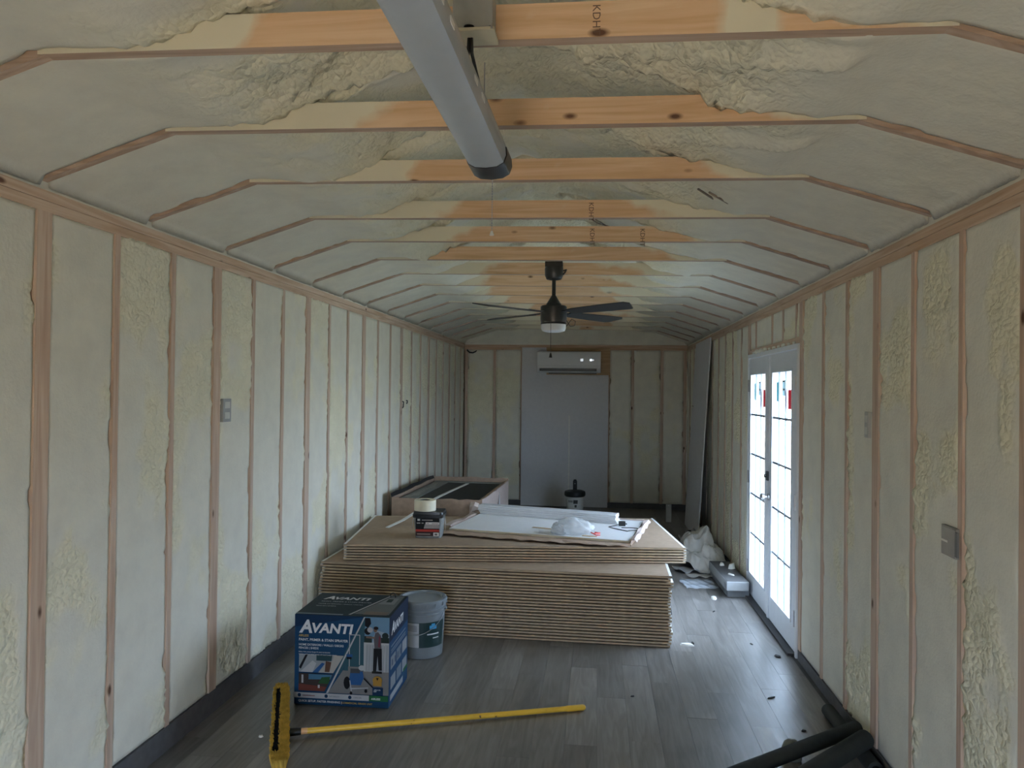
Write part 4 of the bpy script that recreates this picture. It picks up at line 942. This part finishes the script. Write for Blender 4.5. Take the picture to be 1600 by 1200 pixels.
def fan():
    cx, cy = -.300, 4.965
    t = thing('ceiling_fan', 'black four-blade ceiling fan with white light bowl under the joists', 'fan', (cx, cy, 0))
    MB().box((-.06, -.04, 2.555), (.06, .06, 2.592)).build('mounting_bracket', BLACKP, t, bevel=.003)
    MB().lathe([(0, 2.555), (.062, 2.555), (.064, 2.545), (.063, 2.50), (.052, 2.475), (.022, 2.468), (0, 2.468)], 28).build('canopy', BLACKP, t, True, angle=.5)
    MB().tube([(0, 0, 2.47), (0, 0, 2.345)], .0135, 14).build('downrod', BLACKP, t, True, angle=.5)
    MB().lathe([(.014, 2.365), (.020, 2.355), (.044, 2.315), (.052, 2.305), (.052, 2.295), (.085, 2.292), (.090, 2.285), (.090, 2.20), (.086, 2.178), (.088, 2.175), (.088, 2.165), (0, 2.165)], 36).build('motor', BLACKP, t, True, angle=.5)
    bowl = flat((.72, .73, .74), .35, name='opal_glass', var=.01)
    MB().lathe([(0, 2.172), (.084, 2.172), (.085, 2.14), (.078, 2.122), (.055, 2.114), (0, 2.112)], 36).build('light_bowl', bowl, t, True, angle=.6)
    mb = MB(); n = 26
    for side in (0, 1):
        pass
    outl = [(.135, -.034), (.20, -.050), (.50, -.066), (.655, -.066), (.685, -.040), (.640, .055), (.620, .064), (.45, .062), (.20, .048), (.135, .034)]
    bl = MB().prism(outl, -.003, .003).mesh('blade', flat((.018, .019, .020), .5, name='blade_black', var=.1))
    arm = MB().box((.07, -.014, .0), (.15, .014, .006)).prism([(.14, -.03), (.21, -.03), (.21, .03), (.14, .03)], .003, .007).mesh('blade_arm', BLACKP)
    for k in range(4):
        a = math.radians(49 + 90 * k)
        for me, nm in ((bl, 'blade'), (arm, 'blade_arm')):
            o = inst(me, nm, t, (0, 0, 2.245)); o.rotation_euler = Matrix.Rotation(a, 3, 'Z').to_4x4().to_euler()
            M = Matrix.Rotation(a, 4, 'Z') @ Matrix.Rotation(math.radians(-12), 4, 'X'); o.rotation_euler = M.to_euler()
    c = MB().tube([(.02, -.088, 2.18), (.02, -.092, 2.10), (.02, -.092, 1.97)], .0014, 5); c.tube([(-.0, -.092, 1.99), (-.0, -.092, 1.955)], .007, 8, taper=[.004, .009]); 
    c = MB().tube([(-.012, -.091, 2.18), (-.012, -.094, 2.10), (-.012, -.094, 1.96)], .0016, 5).build('pull_chain', BLACKP, t)
    MB().tube([(-.012, -.094, 1.965), (-.012, -.094, 1.935)], .010, 8, taper=[.005, .011]).build('pull_knob', BLACKP, t)
    MB().tube([(.09, -.02, 2.19), (.115, -.03, 2.15), (.145, -.03, 2.155), (.15, -.03, 2.185), (.125, -.03, 2.20), (.10, -.03, 2.165), (.088, -.03, 2.15)], .0025, 6).build('loose_wire', BLACKP, t, True)
    MB().tube([(.05, .0, 2.53), (.085, -.02, 2.535), (.075, -.03, 2.515), (.06, -.03, 2.50)], .006, 6).build('canopy_wire', BLACKP, t, True)
fan()

# ================================================================== BACK WALL THINGS
def back_sheet():
    X0, X1, Z0, Z1 = -1.118, .166, .004, 2.36; y0, y1 = YB - .034, YB - .018
    t = thing('wall_drywall', 'grey drywall sheet on the back wall cut around the air conditioner', 'drywall', (0, 0, 0))
    MB().add([(X0, y0, .006), (X1, y0, .006), (X1, y0, 1.955), (-.755, y0, 1.955), (-.755, y0, Z1), (X0, y0, Z1), (X0, y1, .006), (X1, y1, .006), (X1, y1, 1.955), (-.755, y1, 1.955), (-.755, y1, Z1), (X0, y1, Z1)],
             [(0, 1, 2, 3, 4, 5), (11, 10, 9, 8, 7, 6), (0, 6, 7, 1), (1, 7, 8, 2), (2, 8, 9, 3), (3, 9, 10, 4), (4, 10, 11, 5), (5, 11, 6, 0)]).build('sheet', DRYW, t)
    MB().box((-.415, y0 - .0012, .25), (-.395, y0 - .0002, 1.35)).build('compound_streak', flat((.74, .73, .70), .8), t)
back_sheet()
def minisplit():
    t = thing('air_conditioner', 'white wall-mounted split air conditioner high on the back wall', 'air conditioner', (-.412, YB - .035, 0))
    hw = .463
    AC = flat((.72, .73, .74), .35, name='white_abs', var=.01)
    prof = [(0, 1.985), (-.10, 1.985), (-.155, 2.005), (-.185, 2.045), (-.195, 2.09), (-.195, 2.27), (-.185, 2.288), (-.15, 2.296), (0, 2.296)]
    n = len(prof)
    MB().add([(-hw, y, z) for y, z in prof] + [(hw, y, z) for y, z in prof], [(i, (i + 1) % n, n + (i + 1) % n, n + i) for i in range(n)] + [tuple(range(n))[::-1], tuple(range(n, 2 * n))]).build('housing', AC, t, True, angle=.7, bevel=.006)
    MB().box((-hw + .035, -.1965, 2.006), (hw - .06, -.15, 2.045)).build('outlet_louver', flat((.03, .04, .045), .4), t, bevel=.003)
    MB().box((-hw + .06, -.199, 2.020), (hw - .09, -.1955, 2.026)).build('vane', flat((.10, .11, .12), .4), t)
    MB().box((-hw + .01, -.1968, 2.082), (hw - .01, -.194, 2.086)).build('panel_seam', flat((.50, .51, .52), .4), t)
    LED = emit((.9, .95, 1), 1.0, 'display_light')
    mb = MB()
    for i in range(2):
        for j in range(2): mb.box((.168 + i * .021, -.1972, 2.151 + j * .019), (.186 + i * .021, -.1955, 2.167 + j * .019))
    mb.build('display_digit', LED, t)
    o = MB().lathe([(.010, 0), (.018, 0), (.018, .002), (.010, .002), (.010, 0)], 14).build('display_icon', LED, t)
    o.rotation_euler = (PI / 2, 0, 0); o.location = (.318, -.1953, 2.168)
    MB().add([(.345, -.197, 2.182), (.345, -.197, 2.154), (.368, -.197, 2.168)], [(0, 1, 2)]).box((.334, -.197, 2.162), (.340, -.1955, 2.174)).build('display_arrow', LED, t)
    MB().box((-.035, -.1972, 2.098), (.03, -.1955, 2.108)).build('name_plate', flat((.85, .86, .87), .2), t)
    MB().box((-.30, -.10, 1.968), (hw - .06, -.005, 1.984)).build('lower_tray', BLACKP, t)
minisplit()
t = thing('vac_bucket', 'white bucket with black top and upright handle by the back wall', 'bucket', (-.285, 9.95, 0))
MB().lathe([(0, .001), (.105, .001), (.122, .25), (.126, .252), (.126, .265), (.122, .268), (.124, .285)], 30).build('body', flat((.62, .63, .62), .5, name='white_pail'), t, True, angle=.5)
MB().lathe([(0, .286), (.128, .286), (.142, .300), (.144, .33), (.138, .355), (.10, .368), (.04, .372), (.03, .376), (0, .376)], 30).build('black_top', flat((.012, .016, .015), .5), t, True, angle=.6)
MB().box((-.028, -.02, .372), (.028, .02, .50)).box((-.020, -.026, .49), (.020, .014, .515)).build('upright_handle', BLACKP, t, bevel=.006)
o = MB().lathe([(0, 0), (.007, 0), (.007, .002), (0, .002)], 8).build('handle_screw', METAL, t); o.location = (0, -.0205, .46); o.rotation_euler = (PI / 2, 0, 0)
def arcp(z0, z1, a0, a1, m, name, off=.002):
    P = [[((.105 + .017 * z / .25 + off) * math.cos(a), (.105 + .017 * z / .25 + off) * math.sin(a), z) for a in np.linspace(math.radians(a0), math.radians(a1), 10)] for z in (z0, z1)]
    return MB().grid(P).build(name, m, t, True)
arcp(.20, .25, 262, 290, flat((.05, .05, .05), .5), 'label_print'); arcp(.15, .185, 270, 284, flat((.06, .06, .06), .5), 'label_print'); arcp(.215, .245, 225, 258, flat((.25, .26, .26), .5), 'label_print')
MB().tube([(-.124, 0, .26), (-.118, -.07, .17), (-.07, -.125, .11), (-.02, -.14, .09)], .003, 6).build('bail_handle', METAL, t, True)
t = thing('black_cable', 'short black cable end hooking out under the back top plate', 'cable', (-1.94, YB - .012, 2.31))
MB().tube([(-.015, .03, .02), (-.01, -.01, .0), (.03, -.04, -.03), (.08, -.04, -.035), (.12, -.02, -.015), (.125, .01, .0)], .010, 10, taper=[.01, .011, .012, .012, .010, .008]).build('sheath', BLACKP, t, True)

# ================================================================== RIGHT WALL / FAR END THINGS
t = thing('leaning_drywall', 'tall grey drywall sheet leaning on the right wall at the far end', 'drywall', (0, 0, 0))
b0, b1, t0, t1 = (1.150, 8.49, .0), (1.150, 9.71, .0), (1.277, 8.50, 2.345), (1.277, 9.72, 2.345)
nx = .0127
MB().hexa([b0, (b0[0] + nx, b0[1], 0), (b1[0] + nx, b1[1], 0), b1, t0, (t0[0] + nx, t0[1], t0[2]), (t1[0] + nx, t1[1], t1[2]), t1]).build('sheet', DRYW, t)
o = MB().lathe([(0, 0), (.014, 0), (.016, .012), (.008, .02), (0, .021)], 12).build('foam_blob', flat((.75, .74, .66), .7), t, True); o.location = (1.232, 9.60, 1.53); o.rotation_euler = (0, -PI / 2, 0)

def long_box(label, z, h, x0, x1, y0, y1, ang, top, side, extra=0):
    t = thing('long_carton', label, 'box', (x0, y0, z), ang, 'long cartons by the french doors')
    w, d = x1 - x0, y1 - y0
    MB().box((0, 0, .0005), (w, d, h - .002)).build('body', side, t, bevel=.003)
    MB().box((.004, .004, h - .0025), (w - .004, d - .004, h)).build('top_print', top, t)
    return t
t = long_box('dark grey flooring carton on the floor beside the far door leaf', .0, .066, 1.105, 1.285, 6.30, 7.02, .045, flat((.10, .10, .10), .6), flat((.17, .18, .19), .6))
t = long_box('pale-sided carton with dark top stacked on the grey flooring carton', .0665, .078, 1.088, 1.270, 6.24, 6.98, .045, flat((.085, .085, .085), .6, name='charcoal_print'), flat((.30, .31, .31), .6, name='pale_carton'))
MB().box((-.001, .0, .012), (.0, .10, .05)).build('side_label', flat((.2, .21, .22), .6), t)
def scrap(label, x, y, z, s, seed, m, name='foam_scrap', cat='scrap'):
    r = random.Random(seed); o = None
    n = 7; ring = [(s[0] * math.cos(2 * PI * i / n) * r.uniform(.7, 1.1), s[1] * math.sin(2 * PI * i / n) * r.uniform(.7, 1.1)) for i in range(n)]
    mb = MB(); mb.add([(a, b, 0) for a, b in ring] + [(a * .75 + r.uniform(-.1, .1) * s[0], b * .75, s[2] * r.uniform(.7, 1.1)) for a, b in ring], [tuple(range(n))[::-1], tuple(range(n, 2 * n))] + [(i, (i + 1) % n, n + (i + 1) % n, n + i) for i in range(n)])
    o = mb.build(name, m); o.location = (x, y, z); o.rotation_euler = (0, 0, r.uniform(0, 3)); return tag(o, label, cat)
FS = flat((.74, .73, .66), .8, name='foam_scrap_cream', var=.1, bump=.4)
scrap('flat white foam scrap at the far end of the pale carton', 1.145, 6.82, .1455, (.045, .025, .022), 1, FS); scrap('lumpy white foam scrap near the wall on the pale carton', 1.21, 6.70, .1455, (.040, .030, .045), 2, FS); scrap('thin sliver of pale foam midway along the pale carton', 1.165, 6.47, .1455, (.05, .016, .010), 3, FS)

# canvas drop cloth heap
def cloth():
    t = thing('drop_cloth', 'crumpled off-white drop cloth heaped on the floor by the right wall', 'cloth', (1.06, 7.50, 0))
    nu, nv = 64, 64; u = np.linspace(-1, 1, nu)[:, None] + np.zeros((1, nv)); v = np.linspace(-1, 1, nv)[None, :] + np.zeros((nu, 1))
    th = np.arctan2(v, u); rad = np.maximum(np.abs(u), np.abs(v)); ux, vy = rad * np.cos(th), rad * np.sin(th)
    edge = 1 + .22 * (fbm(np.cos(th) * 2 + 3, np.sin(th) * 2, th * 0, 3, 71) - .5)
    x, y = ux * .245 * edge, vy * .46 * edge
    z = .20 * np.exp(-((x + .06) / .15) ** 4 - ((y - .14) / .27) ** 4) + .12 * np.exp(-((x - .10) / .11) ** 4 - ((y + .02) / .26) ** 4) + .10 * np.exp(-((x + .05) / .17) ** 4 - ((y + .2) / .18) ** 4)
    rid = 1 - np.abs(fbm(x * 7 + 1.3, y * 6, z * 4, 3, 72) * 2 - 1); rid2 = 1 - np.abs(fbm(x * 16 + 4, y * 14, z * 9, 2, 73) * 2 - 1)
    fall = sstep(1.0, .75, rad)
    z = z * (.62 + .55 * rid) + fall * .055 * (rid - .6) + fall * .022 * rid2 + .006 + .012 * (1 - fall) * fbm(np.cos(th) * 6, np.sin(th) * 6, th * 0, 2, 74)
    z = np.maximum(z, .004); x = x + .02 * (fbm(x * 9, y * 9, z * 20, 2, 75) - .5)
    P = np.stack([x, y, z], -1).tolist()
    MB().grid(P).build('canvas', flat((.58, .56, .52), .9, name='canvas', var=.05), t, True, solid=.003)
cloth()
def curl(label, name, x, y, ang, w, d, m, seed, hgt):
    n = 22; P = []
    for i in range(8):
        k = i / 7; P.append([(w * j / n, d * k, .003 + hgt * (1 - k) ** 3 * (.55 + .45 * math.sin(j * .55 + seed)) + .002 * math.sin(j * .8 + i)) for j in range(n + 1)])
    o = MB().grid(P).build(name, m, None, True, solid=.0015); o.location = (x, y, 0); o.rotation_euler = (0, 0, ang); return tag(o, label, 'paper')
curl('curled grey paper sheet sticking out under the drop cloth', 'paper_sheet', .78, 7.02, .12, .30, .30, flat((.42, .42, .42), .8), 1.2, .045)
curl('flat pale paper sheet beside the carton under the drop cloth', 'paper_sheet', .86, 6.88, .12, .24, .16, flat((.50, .48, .45), .8), 3.0, .018)
pf, pnt, pb = new_mat('clear_film'); pb.inputs['Base Color'].default_value = (.75, .82, .9, 1); pb.inputs['Roughness'].default_value = .12; ptr = N(pnt, 'ShaderNodeBsdfTransparent'); pmx = N(pnt, 'ShaderNodeMixShader'); pmx.inputs[0].default_value = .45
L(pnt, pb.outputs[0], pmx.inputs[1]); L(pnt, ptr.outputs[0], pmx.inputs[2]); L(pnt, pmx.outputs[0], pnt.nodes['Material Output'].inputs[0])
n = 24; P = []
for i in range(14):
    P.append([(.28 * j / n + .01 * math.sin(i * 1.1), .30 * i / 13 + .01 * math.sin(j * .6), .003 + .014 * abs(math.sin(j * .45 + i * .35)) * (.4 + .6 * math.sin(i * .5) ** 2)) for j in range(n + 1)])
o = MB().grid(P).build('plastic_film', pf, None, True); o.location = (.79, 6.50, 0); o.rotation_euler = (0, 0, .1); tag(o, 'crinkled clear plastic film lying flat on the floor near the carton', 'film')

t = thing('small_carton', 'small pale open carton behind the drop cloth with oddments on top', 'box', (1.00, 8.15, 0))
MB().box((0, 0, .001), (.135, .16, .165)).build('body', flat((.36, .36, .37), .7), t, bevel=.002)
MB().box((-.004, -.003, .160), (.138, .0, .172)).box((-.004, -.003, .160), (-.001, .16, .172)).build('rim', flat((.55, .55, .54), .7), t)
t = thing('black_jar', 'small black jar at left on the small pale carton', 'jar', (1.025, 8.20, .1665)); MB().lathe([(0, 0), (.020, 0), (.022, .004), (.022, .022), (0, .022)], 14).build('body', BLACKP, t, True, angle=.5); MB().lathe([(0, .0225), (.018, .0225), (.018, .032), (0, .032)], 14).build('cap', flat((.05, .05, .05), .5), t, True, angle=.5)
t = thing('grey_bottle', 'small grey rounded bottle standing mid on the small pale carton', 'bottle', (1.068, 8.22, .1665)); MB().lathe([(0, 0), (.022, 0), (.026, .01), (.026, .03), (.012, .046), (.010, .055), (0, .056)], 16).build('body', flat((.30, .30, .31), .4), t, True); MB().lathe([(0, .0565), (.011, .0565), (.011, .068), (0, .068)], 12).build('cap', flat((.5, .5, .5), .4), t, True, angle=.5)
t = thing('dark_tape', 'dark tape roll lying at right on the small pale carton', 'tape', (1.115, 8.20, .1665)); MB().lathe([(.012, 0), (.024, 0), (.024, .022), (.012, .022), (.012, 0)], 20).build('tape', BLACKP, t, True, angle=.5); MB().lathe([(.010, 0), (.0115, 0), (.0115, .021), (.010, .021), (.010, 0)], 20).build('core', flat((.3, .25, .2), .8), t, True, angle=.5)
t = thing('dark_can', 'small dark can against the right wall behind the drop cloth', 'can', (1.225, 8.02, 0)); MB().lathe([(0, .001), (.026, .001), (.027, .006), (.027, .12), (.022, .132), (.022, .138), (0, .138)], 18).build('body', flat((.30, .30, .31), .35, .5), t, True, angle=.5); MB().lathe([(0, .1385), (.018, .1385), (.018, .168), (.014, .172), (0, .172)], 14).build('cap', BLACKP, t, True, angle=.5)
o = MB().box((0, 0, 0), (.018, .36, .02)).build('wood_strip', flat((.42, .41, .40), .7), bevel=.001); o.location = (.985, 8.02, .002); o.rotation_euler = (.27, 0, .18); tag(o, 'pale wooden strip leaning on the small carton', 'strip')
t = thing('wall_plate', 'small pale grey plate standing on the dark floor at the far right', 'plate', (.955, 9.80, 0)); MB().box((-.035, 0, .0005), (.035, .025, .235)).build('body', flat((.42, .43, .43), .6), t, bevel=.002); o = MB().lathe([(0, 0), (.006, 0), (.006, .002), (0, .002)], 10).build('screw', flat((.8, .8, .8), .4), t); o.location = (0, -.0005, .222); o.rotation_euler = (PI / 2, 0, 0)

# black foam pipe sleeves, bottom right
PF = flat((.016, .020, .018), .8, name='black_foam', var=.2)
def pipe(label, a, b, r):
    t = thing('pipe_sleeve', label, 'pipe', a, 0, 'black pipe sleeves'); a, b = Vector(a), Vector(b); d = b - a; n = 20
    u = d.orthogonal().normalized(); w = d.normalized().cross(u); vs = []
    for p, rr in ((Vector(), r), (d, r), (d, r * .5), (Vector(), r * .5)): vs += [p + (u * math.cos(2 * PI * j / n) + w * math.sin(2 * PI * j / n)) * rr for j in range(n)]
    fs = [(i * n + j, i * n + (j + 1) % n, ((i + 1) % 4) * n + (j + 1) % n, ((i + 1) % 4) * n + j) for i in range(4) for j in range(n)]
    MB().add(vs, fs).build('sleeve', PF, t, True, angle=.6)
    return t
pipe('black foam pipe sleeve on the floor along the right baseboard', (1.235, 4.05, .035), (1.255, 3.44, .035), .034)
pipe('thinner black pipe sleeve crossing over the others to the left', (1.262, 3.700, .104), (.30, 3.02, .060), .033)
pipe('thick black pipe sleeve in front, reaching the right wall', (1.252, 3.56, .115), (.42, 2.80, .048), .042)
pipe('short black pipe sleeve nearest the right wall', (1.255, 3.36, .034), (1.24, 2.4, .034), .032)
t = thing('grey_jug', 'grey-green rounded jug top poking up behind the black pipes', 'jug', (.925, 3.562, 0)); MB().lathe([(0, .001), (.040, .001), (.045, .006), (.045, .05), (.036, .074), (.018, .088), (0, .090)], 24).build('body', flat((.20, .21, .18), .45), t, True, angle=.6)

# electrical boxes
def wall_box(label, x, y, z, sy, sz, side, gangs, m, name='outlet_box'):
    t = thing(name, label, 'electrical box', (x, y, z)); dx = .012 * side
    lo, hi = sorted((0, dx)); th = .003
    MB().box((lo - (.04 if side > 0 else 0), -sy / 2, -sz / 2), (hi + (.04 if side < 0 else 0), sy / 2, sz / 2)).build('body', m, t, bevel=.002)
    for k in range(gangs):
        zc = (k - (gangs - 1) / 2) * sz / gangs * .9
        l2, h2 = sorted((dx, dx + .0015 * side)); MB().box((l2, -sy * .3, zc - sz / gangs * .28), (h2, sy * .3, zc + sz / gangs * .28)).build('opening', flat((.55, .55, .50), .6), t)
    return t
OB = flat((.30, .31, .31), .5, name='grey_pvc')
wall_box('grey two-hole outlet box on the third wide stud of the left wall', XL - .001, 3.73, 1.587, .085, .125, 1, 2, OB)
wall_box('pale slim switch box on a right-wall stud before the doors', XR + .001, 3.70, 1.565, .05, .125, -1, 2, flat((.42, .42, .40), .6))
t = wall_box('dusty grey outlet box low on the right wall nearest the camera', XR + .001, 2.865, 1.172, .115, .11, -1, 0, flat((.27, .265, .25), .7))
MB().box((-.0145, -.0575, -.05), (-.0115, .05, .05)).build('cover_plate', flat((.31, .305, .28), .7), t); MB().box((-.018, -.078, -.045), (-.011, -.060, .045)).build('bent_tab', flat((.14, .14, .14), .5), t)
MB().box((-.0155, .0, -.005), (-.0145, .05, .003)).build('foam_smear', FS, t)
for lab, y, z, h in (('short black wire stub on the left wall, nearer of two', 7.34, 1.555, .10), ('short black wire stub on the left wall, farther of two', 7.50, 1.58, .04)):
    o = MB().tube([(XL - .03, y, z + h / 2), (XL + .008, y + .01, z + h / 4), (XL + .010, y - .01, z - h / 4), (XL - .02, y + .01, z - h / 2)], .007, 8).build('wire_stub', BLACKP, None, True); tag(o, lab, 'wire')

# ================================================================== LITTER ON THE FLOOR
WS = flat((.70, .69, .64), .8, name='white_litter', var=.1); DS = flat((.03, .03, .03), .7, name='dark_litter'); 
scrap('white foam crumb on the floor behind the broom head', -1.775, 3.915, 0, (.022, .016, .016), 11, WS, 'foam_crumb', 'scrap')
scrap('tiny white foam crumb by the left baseboard', -1.62, 3.42, 0, (.014, .012, .008), 12, WS, 'foam_crumb', 'scrap')
scrap('white paper scrap on the floor near the cartons', .985, 6.24, 0, (.06, .03, .012), 13, WS, 'paper_scrap', 'scrap')
scrap('pale torn scrap at the front right corner of the drywall stack', .62, 5.06, 0, (.06, .03, .010), 14, WS, 'paper_scrap', 'scrap')
scrap('dark chip beside the pale torn scrap near the stack', .665, 5.09, 0, (.018, .012, .012), 15, DS, 'dark_chip', 'scrap')
scrap('dark chip on the lit floor between stack and door', .925, 5.86, 0, (0.0245, 0.0084, 0.0042), 16, DS, 'dark_chip', 'scrap')
scrap('dark chip on the lit floor close to the door leaf', 1.065, 5.14, 0, (0.0210, 0.0098, 0.0042), 17, DS, 'dark_chip', 'scrap')
scrap('dark bit on the open floor beyond the broom handle', -.165 + .38, 4.16, 0, (0.0140, 0.0084, 0.0056), 18, DS, 'dark_chip', 'scrap')
scrap('dark dirt clump at the foot of the near door jamb', 1.185, 4.92, 0, (0.0350, 0.0210, 0.0098), 19, DS, 'dirt_clump', 'scrap')
scrap('dark curl on the floor toward the right baseboard', .99, 4.25, 0, (0.0280, 0.0084, 0.0070), 20, DS, 'dark_chip', 'scrap')
scrap('dark crumb nearest the black pipes', 1.06, 3.86, 0, (0.0154, 0.0098, 0.0070), 21, DS, 'dark_chip', 'scrap')
ribbon([(.56, 6.55, .002), (.60, 6.25, .002), (.60, 5.95, .002), (.585, 5.72, .002)], .010, .003, 'strap', DS, 'thin dark strap on the floor along the right end of the stack', 'strap')

bpy.context.view_layer.update()
